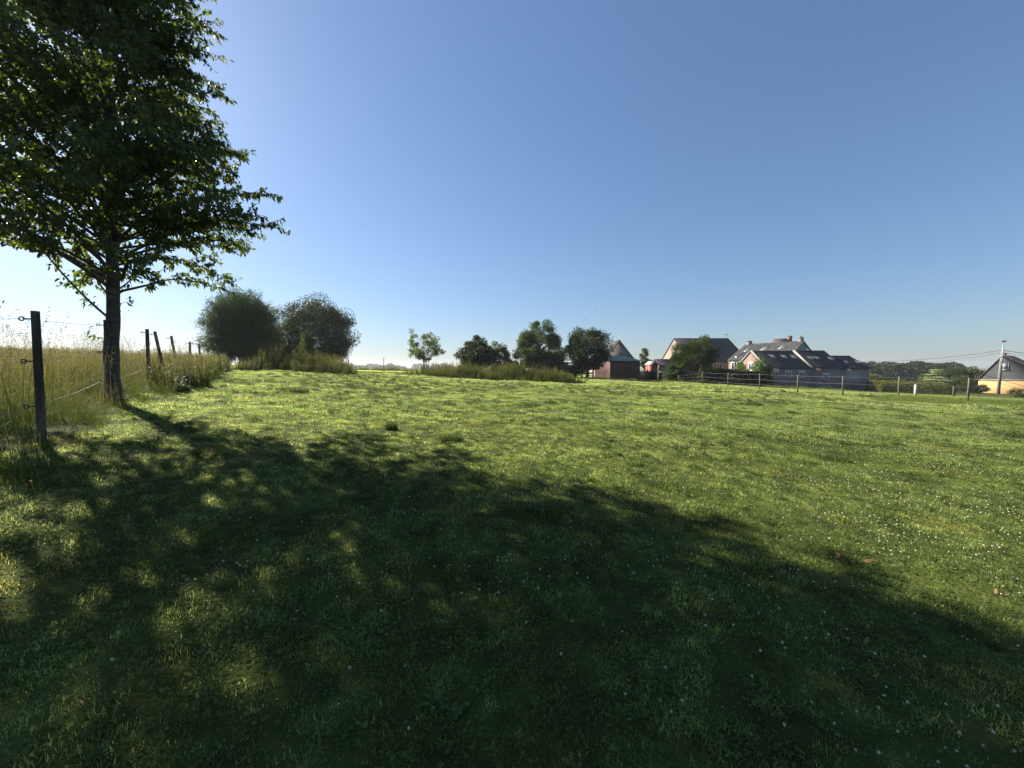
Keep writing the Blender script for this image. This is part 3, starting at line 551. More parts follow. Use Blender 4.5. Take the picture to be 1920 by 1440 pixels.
# --- pollard willow: shoots radiating from a short bole
def willow(px, Y, pytop, halfpx, label, seed):
    rg = np.random.default_rng(seed); b = np.array(base(px, Y)); root = empty('willow_tree', b, label, 'tree'); H = top(px, pytop, Y); rx = halfpx / F * Y / 1.2; hd = .32 * H
    g = G(); g.tube([(0, 0, -.1), (.05, 0, hd * .5), (0, .05, hd)], [.32, .26, .34], 9); gl = G(); C_, D_ = [], []
    for q in range(640):
        d = rdir(rg, 1)[0]; e = np.array([d[0] * rx, d[1] * rx, max(d[2] * (H - hd * 1.15) * 1.0, -hd * .85 * abs(d[2]))]) * rg.uniform(.9, 1.08); s0 = np.array([0, 0, hd * 1.1]) + nrm(d) * .15
        mid = s0 + e * .55 + [0, 0, .12 * rx]; pth = bez(s0, mid, np.array([0, 0, hd * 1.1]) + e, 6); g.tube(pth, np.linspace(.022, .004, 6), 3, False)
        n = 80; t = rg.uniform(.3, 1, n); p_ = (1 - t[:, None]) ** 2 * pth[0] + 2 * (t * (1 - t))[:, None] * mid + (t * t)[:, None] * pth[-1]
        C_.append(p_ + rg.normal(0, .085, (n, 3)) * (t[:, None] * .7 + .5)); D_.append(nrm(e) + rg.normal(0, .5, (n, 3)) + [0, 0, -.05])
    n = 52000; d = rdir(rg, n); rr_ = rg.uniform(.4, .86, n) * (1 + .34 * (vnoise(d[:, 0] * 3, d[:, 1] * 3 + d[:, 2] * 2, .7, seed) - .5)); C_.append(np.c_[d[:, 0] * rx * rr_, d[:, 1] * rx * rr_, np.maximum(H * .53 + np.sign(d[:, 2]) * np.abs(d[:, 2]) ** .8 * H * .45 * rr_, .15)]); D_.append(d + [0, 0, .35] + rg.normal(0, .4, (n, 3)))
    g.build('trunk', 'bark', root, True); C_ = np.concatenate(C_); D_ = np.concatenate(D_); n = len(C_)
    leaves(gl, C_, D_, rdir(rg, n), rg.uniform(.1, .19, n), rg.uniform(.022, .036, n), rg, .1); gl.build('crown', 'willow_leaf', root)
willow(457, 27, 541, 82, 'large rounded bushy willow with fine leaves beside the dark oak', 71)

tree('oak_tree', 'large dark domed oak with sky gaps behind the nettle bed', base(584, 40), top(580, 550, 40), 3.3, 4.45, 4.5, .5, .28, 160, 76000, .14, .1, 'oak_leaf', 81, .45, .2, flat=.3, lobes=.15)
tree('columnar_tree', 'slim young bright green tree standing against the dark oak', base(577, 31), top(577, 591, 31), 1.8, .68, 1.75, .5, .06, 26, 6500, .13, .08, 'maple_leaf', 82, .3, .42, flat=.1)
tree('young_tree', 'airy pale young tree with several slender stems', base(796, 38), top(796, 616, 38), 2.45, 1.95, 1.85, .9, .06, 85, 5200, .15, .08, 'young_leaf', 183, .35, .13, trunks=4, flat=.3, lobes=.3, droop=0, outw=.9)
tree('field_maple', 'broad low bushy tree right of the airy young tree', base(893, 40), top(893, 626, 40), 2.15, 2.3, 1.95, .5, .1, 70, 17000, .17, .12, 'dark_leaf', 84, .4, .2, trunks=3, flat=.1, lobes=.4)
tree('bushy_tree', 'low spreading light tree half hidden behind the broad bushy tree', base(931, 42), top(931, 632, 42), 2.0, 1.8, 1.75, .5, .08, 45, 7000, .17, .12, 'maple_leaf', 85, .35, .2, trunks=2, flat=.1, lobes=.5)
tree('elder_bush', 'small dark bush at the end of the rail fence', base(961, 43), top(961, 661, 43), .85, .75, .85, .2, .05, 22, 3200, .16, .11, 'dark_leaf', 86, .3, .3, trunks=2, flat=.1, cat='bush')
tree('round_tree', 'tall dense round tree, largest of the middle group', base(1012, 41), top(1012, 600, 41), 2.8, 3.05, 3.0, .9, .2, 140, 34000, .15, .1, 'maple_leaf', 87, .5, .15, flat=.15, lobes=.22)
tree('broad_tree', 'round topped dark tree beside the wooden shed', base(1101, 39), top(1101, 611, 39), 2.8, 2.6, 2.3, 1.25, .14, 75, 18000, .16, .11, 'dark_leaf', 88, .5, .22, flat=.2, lobes=.2)
tree('rail_hedge', 'dark undergrowth behind the rail fence under the middle trees', base(1062, 45), 1.6, .75, 3.0, .85, .1, .05, 60, 11000, .16, .1, 'dark_leaf', 89, .2, .14, trunks=4, flat=.1, ry=.8, cat='hedge')
tree('garden_tree', 'small feathery tree between the shed and the red hut', base(1208, 56), top(1208, 646, 56), 2.5, .95, 2.0, .8, .08, 30, 5000, .16, .08, 'maple_leaf', 90, .2, .3, flat=0, lobes=.4)
tree('garden_shrub', 'low rounded garden shrub left of the feathery tree', base(1190, 57), top(1190, 660, 57), 1.4, 1.0, 1.3, .4, .06, 22, 3000, .16, .1, 'maple_leaf', 91, .2, .3, flat=0, lobes=.4, cat='shrub')
tree('plum_tree', 'spiky topped olive green tree in front of the gabled brick house', base(1303, 43), top(1303, 624, 43), 2.75, 2.5, 2.2, .8, .13, 110, 26000, .19, .06, 'oak_leaf', 92, .45, .17, flat=.15, lobes=.4, droop=-.3, outw=1.0)
tree('currant_shrub', 'ragged shrub by the gate left of the olive green tree', base(1262, 42), top(1262, 673, 42), .95, 1.2, .95, .2, .05, 36, 4200, .17, .09, 'maple_leaf', 93, .3, .24, trunks=3, flat=0, lobes=.4, cat='shrub', droop=0)
tree('lilac_shrub', 'light green shrub to the right of the gate, in front of the dark hedge', base(1288, 41.5), top(1288, 684, 41.5), .6, .75, .65, .2, .04, 20, 2000, .15, .09, 'young_leaf', 94, .3, .28, trunks=3, flat=0, cat='shrub')
tree('garden_conifer', 'dark spreading cedar with layered branches behind the trimmed hedges', base(1792, 80), top(1792, 674, 80), 4.0, 3.6, 2.6, .8, .2, 75, 17000, .26, .12, 'dark_leaf', 95, .35, .17, flat=.1, lobes=.5)
tree('thorn_tree', 'brownish low tree left of the cedar', base(1752, 84), top(1752, 683, 84), 3.2, 3.3, 2.3, .7, .2, 55, 10000, .26, .14, 'oak_leaf', 96, .35, .2, flat=.1, lobes=.4)
tree('ash_tree', 'dark rounded tree directly left of the orange house', base(1832, 76), top(1832, 681, 76), 3.3, 3.1, 2.5, .7, .2, 55, 11000, .26, .15, 'oak_leaf', 97, .35, .2, flat=.1, lobes=.3)
tree('garden_bush', 'mid green bush in front of the cedar', base(1806, 66), top(1806, 699, 66), 1.6, 1.7, 1.4, .3, .08, 36, 5000, .2, .12, 'maple_leaf', 98, .3, .22, flat=0, trunks=3, cat='bush')
tree('hedge_bush', 'low dark bush at the foot of the orange wall', base(1833, 57), top(1833, 719, 57), .55, 1.2, .6, .1, .05, 24, 3000, .16, .1, 'dark_leaf', 99, .2, .24, flat=0, trunks=3, cat='bush')
tree('corner_shrub', 'brown green shrub against the orange wall at the picture edge', base(1915, 48), top(1915, 732, 48), .5, 1.1, .5, .1, .05, 20, 2200, .15, .1, 'hedge_leaf', 100, .2, .26, flat=0, trunks=3, cat='shrub')
# layered cream dogwood
def dogwood(px, Y, pyt, seed):
    rg = np.random.default_rng(seed); b = base(px, Y); root = empty('dogwood', b, 'cream variegated dogwood growing in flat tiers behind the trimmed hedge', 'tree'); H = top(px, pyt, Y)
    g = G(); g.tube([(0, 0, -.1), (.05, 0, H * .5), (0, 0, H * .97)], [.09, .06, .02], 7); gl = G()
    for k, (f, r) in enumerate([(.3, 2.5), (.42, 2.6), (.55, 2.2), (.68, 1.7), (.8, 1.2), (.92, .7), (1.0, .3)]):
        for q in range(7):
            az = rg.uniform(0, 6.28); e = np.array([math.cos(az) * r, math.sin(az) * r, H * f + rg.normal(0, .06)]) * [rg.uniform(.6, 1), rg.uniform(.6, 1), 1]; g.tube(bez(np.array([0, 0, H * f - .25]), e * [.5, .5, 1], e, 5), np.linspace(.02, .006, 5), 4, False)
            n = 130; s = rg.uniform(.3, 1.0, n)[:, None]; p_ = np.array([0, 0, H * f]) * (1 - s) + e * s + rg.normal(0, 1, (n, 3)) * [.2, .2, .045]
            leaves(gl, p_, np.c_[rg.normal(0, 1, (n, 2)), rg.normal(-.1, .2, n)], np.tile([0, 0, 1.], (n, 1)) + rg.normal(0, .2, (n, 3)), .15, .09, rg, .1)
    g.build('trunk', 'bark', root, True); gl.build('crown', 'cream_leaf', root)
dogwood(1754, 58, 694, 101)

def hedge(name, label, A, B, width, h, mat, seed, n=9000, LL=.08, wob=.12, dense=True):
    """clipped hedge from A to B: inner twigs and a skin of leaves over a box"""
    rg = np.random.default_rng(seed); A, B = np.array(A), np.array(B); L = np.linalg.norm(B - A); d = (B - A) / L; s = np.array([-d[1], d[0]]); zb = gz(*A)
    root = empty(name, (A[0], A[1], zb), label, 'hedge'); g = G()
    for q in range(int(L * 5)):
        u, v = rg.uniform(.1, L - .1), rg.uniform(-.3, .3) * width; x_, y_ = d * u + s * v; z_ = gz(A[0] + x_, A[1] + y_) - zb
        g.tube([(x_, y_, z_ - .1), (x_ + rg.normal(0, .15), y_ + rg.normal(0, .15), z_ + h * .9)], [.015, .006], 4, False)
    g.build('stems', 'bark', root); gl = G(); per = 2 * h + width; k = rg.uniform(0, per, n); u = rg.uniform(0, L, n); dep = np.abs(rg.normal(0, .1, n))
    end = rg.uniform(0, 1, n) < (width / L * .8); v = np.where(k < h, -width / 2 + dep, np.where(k < h + width, k - h - width / 2, width / 2 - dep)); zz_ = np.where(k < h, k, np.where(k < h + width, h - dep, per - k))
    v = np.where(end, rg.uniform(-.5, .5, n) * width, v); zz_ = np.where(end, rg.uniform(0, h, n), zz_); u = np.where(end, np.where(rg.uniform(0, 1, n) < .5, dep, L - dep), u)
    wv = wob * (vnoise(u, zz_, .5, seed) - .5); xy = d * u[:, None] + s * (v + wv)[:, None]; zg = gh(A[0] + xy[:, 0], A[1] + xy[:, 1]) - zb
    P = np.c_[xy, zg + zz_ + wob * (vnoise(u, v, .45, seed + 1) - .5)]; D = rdir(rg, n) + np.array([0, 0, .3])
    leaves(gl, P, D, rdir(rg, n) + np.array([0, 0, .5]), LL * rg.uniform(.7, 1.3, n), LL * .6, rg, .15); gl.build('crown', mat, root)
def hp(px, Y): return ((px - 960) / F * Y, Y)
hedge('dark_hedge', 'high dark hedge running to the barn corner behind the wire fence', hp(1312, 44.5), (29.6, 46.2), 1.3, 1.62, 'dark_leaf', 111, 24000, .13, .35)
hedge('trimmed_hedge', 'neatly trimmed box hedge nearest the barn end', hp(1637, 46), hp(1768, 45), 2.4, 1.15, 'hedge_leaf', 112, 12000, .11)
hedge('back_hedge', 'second trimmed hedge farther back behind the nearest one', hp(1640, 53), hp(1752, 52.5), 2.2, 1.4, 'hedge_leaf', 113, 9000, .12)

# --- far woods that read as one mass
def wood(name, label, px0, px1, Y0, Y1, pyt, n, cr, mat, seed, LL, cat='wood'):
    rg = np.random.default_rng(seed); gl = G()
    for q in range(n):
        Y = rg.uniform(Y0, Y1); px = rg.uniform(px0, px1); x_ = (px - 960) / F * Y; z_ = gz(x_, Y); zt = at(px, pyt + rg.uniform(-3, 4) * 1.0, Y)[2]; H = zt - z_; m = 1000
        d = rdir(rg, m); d[:, 2] = np.abs(d[:, 2]) * 1.35 - .35; r_ = cr * rg.uniform(.7, 1.2); P = np.array([x_, Y, z_ + H * .52]) + d * [r_, r_, H * .5] * (.75 + .35 * vnoise(d[:, 0] * 2 + q, d[:, 1] * 2 + d[:, 2] * 2, .8, q))[:, None]
        gl.tube([(x_, Y, z_ - .2), (x_, Y, z_ + H * .6)], [.25, .1], 5, False, rnd=0)
        leaves(gl, P, nrm(d + rdir(rg, m) * .8), d + rdir(rg, m) * .6, LL, LL * .7, rg, .15)
    return tag(gl.build(name, mat), label, cat, kind='stuff')
wood('far_wood', 'hazy wood on the skyline beyond the barn', 1610, 1790, 130, 190, 683, 50, 5.0, 'dark_leaf', 121, .8)
wood('far_tree_line', 'faint bluish line of trees on the distant horizon', 540, 960, 640, 800, 685.5, 70, 9, 'oak_leaf', 122, 2.4, 'tree line')
wood('near_thicket', 'pale bushes between the barn end and the far wood', 1633, 1650, 62, 70, 704, 4, 1.3, 'young_leaf', 123, .3, 'thicket')

# ------------------------------------------------------------------ buildings
def window(parent, c, r, u, n, w_, h_, cols=2, rows=1, frame='white_paint', pane='glass', name='window', fw=.07, lintel=None, sill=True, dep=.05):
    c, r, u, n = [np.asarray(q, float) for q in (c, r, u, n)]; g = G(); hw, hh = w_ / 2, h_ / 2
    for s in (-1, 1):
        g.obox(c + r * s * (hw - fw / 2), r, u, n, fw / 2, hh, dep); g.obox(c + u * s * (hh - fw / 2), r, u, n, hw - fw, fw / 2, dep)
    for k in range(1, cols): g.obox(c + r * (-hw + w_ * k / cols), r, u, n, fw * .35, hh - fw, dep * .8)
    for k in range(1, rows): g.obox(c + u * (-hh + h_ * k / rows), r, u, n, hw - fw, fw * .35, dep * .8)
    o = g.build(name, frame, parent); G().obox(c, r, u, n, hw - fw, hh - fw, dep * .45).build('pane', pane, o)
    if sill: G().obox(c - u * (hh + .05) + n * .03, r, u, n, hw + .08, .045, dep + .03).build('sill', 'verge_stone', o)
    if lintel: G().obox(c + u * (hh + .09), r, u, n, hw + .12, .085, .03).build('lintel', lintel, o)
    return o
def roof_side(g, x0, x1, y0, z0, y1, z1, th=.1, courses=14, corr=None):
    """roof slope from its eave (y0, z0) up to its ridge (y1, z1): overlapping courses, or corrugated sheet"""
    v = np.array([0, y1 - y0, z1 - z0]); L = np.linalg.norm(v); v /= L; n = np.array([0, -v[2], v[1]]) * (1 if v[1] > 0 else -1)
    if corr:
        m = int((x1 - x0) / corr * 6); xs = np.linspace(x0, x1, m); off = .07 * np.sin(xs / corr * 2 * math.pi) + .09; V = []
        for q in (0, 1):
            for s in (0, 1):
                V.append(np.c_[xs, np.full(m, (y0, y1)[q]), np.full(m, (z0, z1)[q])] + n * (off if s else off - .05)[:, None])
        V = np.concatenate(V); a = np.arange(m - 1); Q = []
        for b0, b1 in ((1, 3), (0, 2), (0, 1), (2, 3)): Q.append(np.c_[b0 * m + a, b0 * m + a + 1, b1 * m + a + 1, b1 * m + a])
        g.add(V, np.concatenate(Q)); return
    for k in range(courses):
        a, b = k / courses, (k + 1) / courses + .02; p0 = np.array([0, y0, z0]) + v * L * a; p1 = np.array([0, y0, z0]) + v * L * min(b, 1)
        lo, hi = th * .5 + .035, th * .5; V = []
        for x_ in (x0, x1):
            for p_, t_ in ((p0, lo), (p1, hi)): V += [p_ + [x_, 0, 0] + n * t_, p_ + [x_, 0, 0] - n * (th * .5 - .002 * (k % 2))]
        g.add(V, [(0, 2, 3, 1), (4, 5, 7, 6), (0, 4, 6, 2), (1, 3, 7, 5), (0, 1, 5, 4), (2, 6, 7, 3)])
def house(name, label, loc, rz, L, W, eave, ridge, wall, roof, zb=-1.5, ov=.18, vg=.12, courses=16, corr=None, verge=None, rpos=.5, cat='house'):
    """local x along the ridge, y from the front wall backwards; z relative to loc"""
    root = empty(name, loc, label, cat, None, rz); yr = W * rpos
    G().prism([(0, zb), (W, zb), (W, eave), (yr, ridge), (0, eave)], 0, L).build('wall', wall, root)
    g = G(); s1 = (ridge - eave) / yr; s2 = (ridge - eave) / (W - yr); up_ = .09
    roof_side(g, -vg, L + vg, -ov, eave - ov * s1 + up_, yr, ridge + up_, courses=courses, corr=corr); roof_side(g, -vg, L + vg, W + ov, eave - ov * s2 + up_, yr, ridge + up_, courses=courses, corr=corr)
    ro = g.build('roof', roof, root); G().obox((L / 2, yr, ridge + .14), (1, 0, 0), (0, 1, 0), (0, 0, 1), L / 2 + vg, .1, .06).build('ridge_cap', roof, ro)
    if verge:
        for x_ in verge:
            g = G()
            for a, b in (((-ov, eave - ov * s1), (yr, ridge)), ((W + ov, eave - ov * s2), (yr, ridge))):
                v = np.array([0, b[0] - a[0], b[1] - a[1]]); l = np.linalg.norm(v); c = np.array([x_, (a[0] + b[0]) / 2, (a[1] + b[1]) / 2 + .14]); v /= l
                g.obox(c, (1, 0, 0), v, np.cross((1, 0, 0), v), .11, l / 2 + .02, .11)
            g.build('verge', 'verge_stone', ro)
    return root, ro
def on_roof(y, W, eave, ridge, rpos=.5): return eave + (ridge - eave) * y / (W * rpos)
def skylight(ro, x_, y_, w_, h_, W, eave, ridge, pane='skylight_glass', rpos=.5, frame='slate_grey'):
    sl = math.atan2(ridge - eave, W * rpos); u = (0, math.cos(sl), math.sin(sl)); n = (0, -math.sin(sl), math.cos(sl)); c = np.array([x_, y_, on_roof(y_, W, eave, ridge, rpos) + .2])
    return window(ro, c, (1, 0, 0), u, n, w_, h_, 1, 1, frame, pane, 'skylight', .04, None, False, .05)
def chimney(ro, x_, y_, w_, d_, z0, z1, mat, pot=True):
    o = G().box(x_ - w_ / 2, x_ + w_ / 2, y_ - d_ / 2, y_ + d_ / 2, z0, z1).build('chimney', mat, ro); G().box(x_ - w_ / 2 - .06, x_ + w_ / 2 + .06, y_ - d_ / 2 - .06, y_ + d_ / 2 + .06, z1 + .002, z1 + .12).build('chimney_cap', 'concrete', o)
    if pot: G().tube([(x_, y_, z1 + .12), (x_, y_, z1 + .42)], [.12, .1], 10).build('chimney_pot', 'brick_red', o)

def zat(px, py, Y): return at(px, py, Y)[2]
# long barn in three stepped sections (front wall faces the camera, axis parallel to x)
BY = 48.0; bx0 = (1436 - 960) / F * BY; bx1 = (1521 - 960) / F * BY; bx2 = (1580 - 960) / F * BY; bx3 = (1632 - 960) / F * BY; BW = 6.2
e1, r1 = zat(1480, 690, BY), zat(1410, 660.5, BY + BW / 2)
b1, ro = house('brick_barn', 'low brick barn with three small white windows and an ivy covered gable', (bx0, BY, 0), 0, bx1 - bx0 - .02, BW, e1, r1, 'brick_grey', 'slate_dark', -2.5, verge=(0, bx1 - bx0 - .1), cat='barn')
G().prism([(.15, -2.4), (BW - .15, -2.4), (BW - .1, e1 - .05), (BW / 2, r1 - .12), (.1, e1 - .05)], -.03, .03).build('gable', 'brick_red', b1)
for px in (1453, 1478, 1502): window(b1, ((px - 960) / F * BY - bx0, -.02, zat(px, 702.5, BY)), (1, 0, 0), (0, 0, 1), (0, -1, 0), .68, .66, 2, 1, lintel='white_paint')
for px, f in ((1448, .62), (1470, .6), (1488, .58)): skylight(ro, (px - 960) / F * (BY + f * 3.1) - bx0, f * 3.1, .55, .95, BW, e1, r1)
window(b1, (-.05, BW * .47, zat(1407, 688, BY + 3)), (0, -1, 0), (0, 0, 1), (-1, 0, 0), 1.05, .95, 2, 1, lintel='white_paint')
e2, r2 = zat(1550, 689.5, BY), zat(1500, 660, BY + BW / 2)
b2, ro = house('middle_barn', 'middle barn section with paired skylights and one small window', (bx1, BY, 0), 0, bx2 - bx1 - .02, BW, e2, r2, 'brick_grey', 'slate_dark', -2.8, verge=(0,), cat='barn')
window(b2, ((1548 - 960) / F * BY - bx1, -.02, zat(1548, 706.5, BY)), (1, 0, 0), (0, 0, 1), (0, -1, 0), .6, .56, 1, 1, lintel='white_paint')
for px, f in ((1520, .5), (1531, .5), (1558, .46)): skylight(ro, (px - 960) / F * (BY + f * 3.1) - bx1, f * 3.1, .55, .8, BW, e2, r2)
G().tube([(1.9, 3.1, r2), (1.9, 3.1, r2 + .4)], .08, 8).build('vent_pipe', 'concrete', ro)
e3, r3 = zat(1600, 691, BY), zat(1580, 669.5, BY + BW / 2)
b3, ro = house('end_barn', 'end barn section with two skylights and a bricked up grey doorway', (bx2, BY + .15, 0), 0, bx3 - bx2, BW, e3, r3, 'brick_grey', 'slate_dark', -3, verge=(0,), cat='barn')
for px, f in ((1586, .42), (1612, .4)): skylight(ro, (px - 960) / F * (BY + f * 3.1) - bx2, f * 3.1, .5, .85, BW, e3, r3)
G().box(.15, 2.2, -.03, .02, zat(1580, 727, BY), zat(1580, 695, BY)).build('doorway_infill', 'render_grey', b3)
# ivy on the near gable
rg = np.random.default_rng(131); gl = G()
for cy, cz_, ry_, rz_, n in ((1.2, .7, 1.0, 1.0, 1700), (5.0, .5, .9, .8, 1500), (.2, -.6, .5, 1.0, 900), (2.6, -.7, 2.0, .55, 900), (5.4, 1.1, .6, .6, 500)):
    P = np.c_[-.05 - np.abs(rg.normal(0, .16, n)), cy + rg.normal(0, .5, n) * ry_, cz_ + .75 + rg.normal(0, .5, n) * rz_]
    leaves(gl, P, rg.normal(0, .5, (n, 3)) + [-.3, 0, -.5], rg.normal(0, .4, (n, 3)) + [-1, 0, .3], .15, .13, rg, .1)
iv = gl.build('ivy', 'ivy_leaf', loc=(bx0, BY, 0)); tag(iv, 'green climbing ivy on the sunlit barn gable around its white window', 'ivy')
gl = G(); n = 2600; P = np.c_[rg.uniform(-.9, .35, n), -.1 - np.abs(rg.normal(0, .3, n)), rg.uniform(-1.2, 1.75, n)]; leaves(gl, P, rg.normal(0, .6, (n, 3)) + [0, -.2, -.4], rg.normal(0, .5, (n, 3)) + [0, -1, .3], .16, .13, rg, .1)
tag(gl.build('corner_ivy', 'dark_leaf', loc=(bx0, BY, 0)), 'dark shaded ivy on the front corner of the barn', 'ivy')  # shade painted in: darker leaf colour than the ivy on the gable

# long house with corrugated roof behind the barn
A = np.array([40.7, 67.9]); B = np.array([45.2, 60.6]); ax = (B - A) / np.linalg.norm(B - A); LE = float(np.linalg.norm(B - A)); HW = 5.3; pr_ = np.array([ax[1], -ax[0]])
org = A + pr_ * HW; rz = math.atan2(ax[1], ax[0]); eE = zat(1366, 676, 65); rE = zat(1398, 647, 67.9)
hE, ro = house('corrugated_house', 'long brick house with grey corrugated roof and three roof windows', (org[0], org[1], 0), rz, LE, HW * 2, eE, rE, 'brick_pink', 'fibre_cement', -2.5, .2, .15, corr=.42)
G().prism([(.2, eE - .3), (2 * HW - .2, eE - .3), (2 * HW - .3, eE - .02), (HW, rE - .1), (.3, eE - .02)], LE - .02, LE + .03).build('gable', 'render_grey', hE)
for x_, y_ in ((1.35, 3.0), (4.0, 3.2), (6.4, 3.5)): skylight(ro, x_, y_, 1.1, 1.3, 2 * HW, eE, rE)
for x_, y_ in ((.9, 1.4), (1.85, 1.4)): skylight(ro, x_, y_, .85, 1.9, 2 * HW, eE, rE, 'solar_glass', frame='slate_dark')
chimney(ro, .5, HW, .62, .62, rE - .6, rE + .55, 'concrete', False); chimney(ro, LE - .35, HW, .55, .5, rE - .5, rE + .65, 'concrete'); 
for x_, w_ in ((.95, .9), (2.0, .55)): window(hE, (x_, -.02, eE - .95), (1, 0, 0), (0, 0, 1), (0, -1, 0), w_, 1.3, 2, 1, lintel='white_paint')
# little gable with chimney peeping over the corrugated roof
yy = 80.; c0 = base(1447, yy); rr_ = zat(1450, 637, yy)
hF, ro = house('far_cottage', 'brick gable and chimney showing above the corrugated roof', (c0[0] - .3, yy - 1.2, 0), R(-28), 2.8, 3.6, rr_ - 1.6, rr_, 'brick_red', 'tile_brown', -2)
chimney(ro, 2.6, 1.8, .8, .7, rr_ - .5, rr_ + .6, 'brick_red', False)
# gabled brick house behind the olive tree
Yf, WD = 72.0, 14.0; xa = (1263 - 960) / F * (Yf + WD / 2); xb = (1363 - 960) / F * (Yf + WD / 2); eD = zat(1290, 677.5, Yf); rD = zat(1263, 636, Yf + WD / 2)
hD, ro = house('gabled_house', 'brick house with sunlit gable and big dark roof behind the olive tree', (xa, Yf, 0), 0, xb - xa, WD, eD, rD, 'brick_pink', 'slate_dark', -2, courses=24)
window(hD, (-.03, 7.8, rD - 2.6), (0, -1, 0), (0, 0, 1), (-1, 0, 0), .9, 1.1, 1, 2); window(hD, (5.2, -.03, eD - 1.0), (1, 0, 0), (0, 0, 1), (0, -1, 0), 1.6, 1.1, 3, 1); window(hD, (8.0, -.03, eD - 1.0), (1, 0, 0), (0, 0, 1), (0, -1, 0), 1.2, 1.1, 2, 1)
an = G(); an.tube([(xb - xa - .3, WD / 2, rD), (xb - xa - .3, WD / 2, rD + 1.0)], .025, 5); an.obox((xb - xa - .3, WD / 2, rD + .9), (.8, .6, 0), (0, 0, 1), (-.6, .8, 0), .75, .02, .02)
for q in range(-3, 4): an.obox((xb - xa - .3 + q * .18, WD / 2 + q * .135, rD + .9), (-.6, .8, 0), (0, 0, 1), (.8, .6, 0), .32 - .02 * q, .012, .012)
an.build('antenna', 'cable_dark', ro)
xl = (1226 - 960) / F * 57.5; eL = zat(1240, 687, 55); rL = zat(1240, 676, 57.5)
house('garden_annexe', 'low dark roofed annexe in front of the sunlit brick gable', (xl, 55, 0), 0, 4.4, 4, eL, rL, 'brick_grey', 'slate_dark', -2)
# brick gable behind the shed: ridge runs away from the camera
Yb = 60.; xg = (1161 - 960) / F * Yb; rB = zat(1161, 640, Yb)
hB, ro = house('shaded_house', 'brick house end with shaded gable rising behind the wooden shed', (xg + 2.8, Yb, 0), R(90), 9, 5.6, rB - 3.5, rB, 'brick_grey', 'slate_grey', -2, courses=18)
window(hB, (-.03, 2.8, rB - 3.4), (0, 1, 0), (0, 0, 1), (-1, 0, 0), .8, .9, 2, 1)
# orange house at the right edge: slate hung gable over an orange wall, long slope on the near side
gd = np.array([.53, -.85]); gn = np.array([-.85, -.53]); YJ = 60.; pj = at(1881, 667, YJ); zt = pj[2]; ze = zat(1838, 711, 61.6); zg = -3.2; sL, sR = 2.35, 5.2; DJ = 9.0
rzJ = math.atan2(-gn[1], -gn[0])                # local x runs into the house, away from the gable; local y runs along the gable to the left
jr = empty('orange_house', (pj[0], pj[1], 0), 'house with orange wall and grey slate gable at the right edge', 'house', None, rzJ)
sgn = 1.0 if np.dot((-math.sin(rzJ), math.cos(rzJ)), gd) > 0 else -1.0
G().prism([(-sL * sgn, zg), (sR * sgn, zg), (sR * sgn, ze), (-sL * sgn, ze)], 0, DJ).build('wall', 'render_orange', jr)
gg = G(); nc = 26
for k in range(nc):
    z0, z1 = ze + (zt - ze) * k / nc, ze + (zt - ze) * (k + 1) / nc; f0, f1 = 1 - k / nc, 1 - (k + 1) / nc
    V = []
    for x_ in ((-.06, -.03), (.3, .3)): V += [(x_[0], -sL * sgn * f0, z0), (x_[0], sR * sgn * f0, z0), (x_[1], sR * sgn * f1, z1), (x_[1], -sL * sgn * f1, z1)]
    gg.add(V, [(0, 1, 2, 3), (4, 7, 6, 5), (0, 4, 5, 1), (1, 5, 6, 2), (0, 3, 7, 4)])
gg.build('slate_gable', 'slate_grey', jr)
gr = G()
for s_ in (-sL, sR):
    y0_, y1_ = s_ * sgn * 1.06, 0.0; roof_side(gr, -.12, DJ, y0_, ze - .06 * (zt - ze) + .08, y1_, zt + .08, courses=20)
ro = gr.build('roof', 'tile_brown', jr); chimney(ro, .5, 0, .5, .5, zt - .3, zt + .3, 'render_grey', False)
wy = .25 * sgn; window(jr, (-.075, wy, zat(1885, 687, YJ)), (0, sgn, 0), (0, 0, 1), (-1, 0, 0), .7, 1.0, 1, 1, 'lamp_metal', 'skylight_glass', fw=.05, dep=.03)
G().box(-.09, 0, -sL * sgn, sR * sgn, ze - .1, ze - .004).build('drip_board', 'verge_stone', jr)

# wooden shed
P0 = np.array([10.08, 40.]); rzS = math.atan2(.3, .95); zs = gz(10.5, 40.8) - .05; LS, WS = 3.5, 3.1; hf, hb = zat(1144, 676.5, 40) - zs, zat(1115, 668, 43) - zs
sh = empty('wooden_shed', (P0[0], P0[1], zs), 'weathered reddish wooden field shed with sloping pale roof', 'shed', None, rzS)
rg = np.random.default_rng(141)
def planks(n, a, b, h0, h1, nv, mw):
    a, b = np.array(a), np.array(b); d = (b - a) / np.linalg.norm(b - a); L = np.linalg.norm(b - a)
    for k in range(n):
        w_ = L / n; hk = h0 + (h1 - h0) * (k + .5) / n - .05; c = a + d * w_ * (k + .5) + np.array(nv) * (.012 * (k % 2) + rg.uniform(0, .006)); z0 = .03 + rg.uniform(0, .05)
        o = G().obox((0, 0, (hk - z0) / 2 + z0), (d[0], d[1], 0), (0, 0, 1), (nv[0], nv[1], 0), w_ * .5 - .004, (hk - z0) / 2, .012).build('plank', 'shed_wood', sh); o.location = (c[0], c[1], 0)
planks(20, (0, 0), (LS, 0), hf, hf, (0, -1), 0); planks(16, (0, 0), (0, WS), hf, hb, (-1, 0), 0); planks(16, (LS, 0), (LS, WS), hf, hb, (1, 0), 0); planks(18, (0, WS), (LS, WS), hb, hb, (0, 1), 0)
for x_, y_, h_ in ((.06, .06, hf), (LS - .06, .06, hf), (.06, WS - .06, hb), (LS - .06, WS - .06, hb)): G().box(x_ - .06, x_ + .06, y_ - .06, y_ + .06, -.2, h_ - .06).build('post', 'dark_rail_wood', sh)
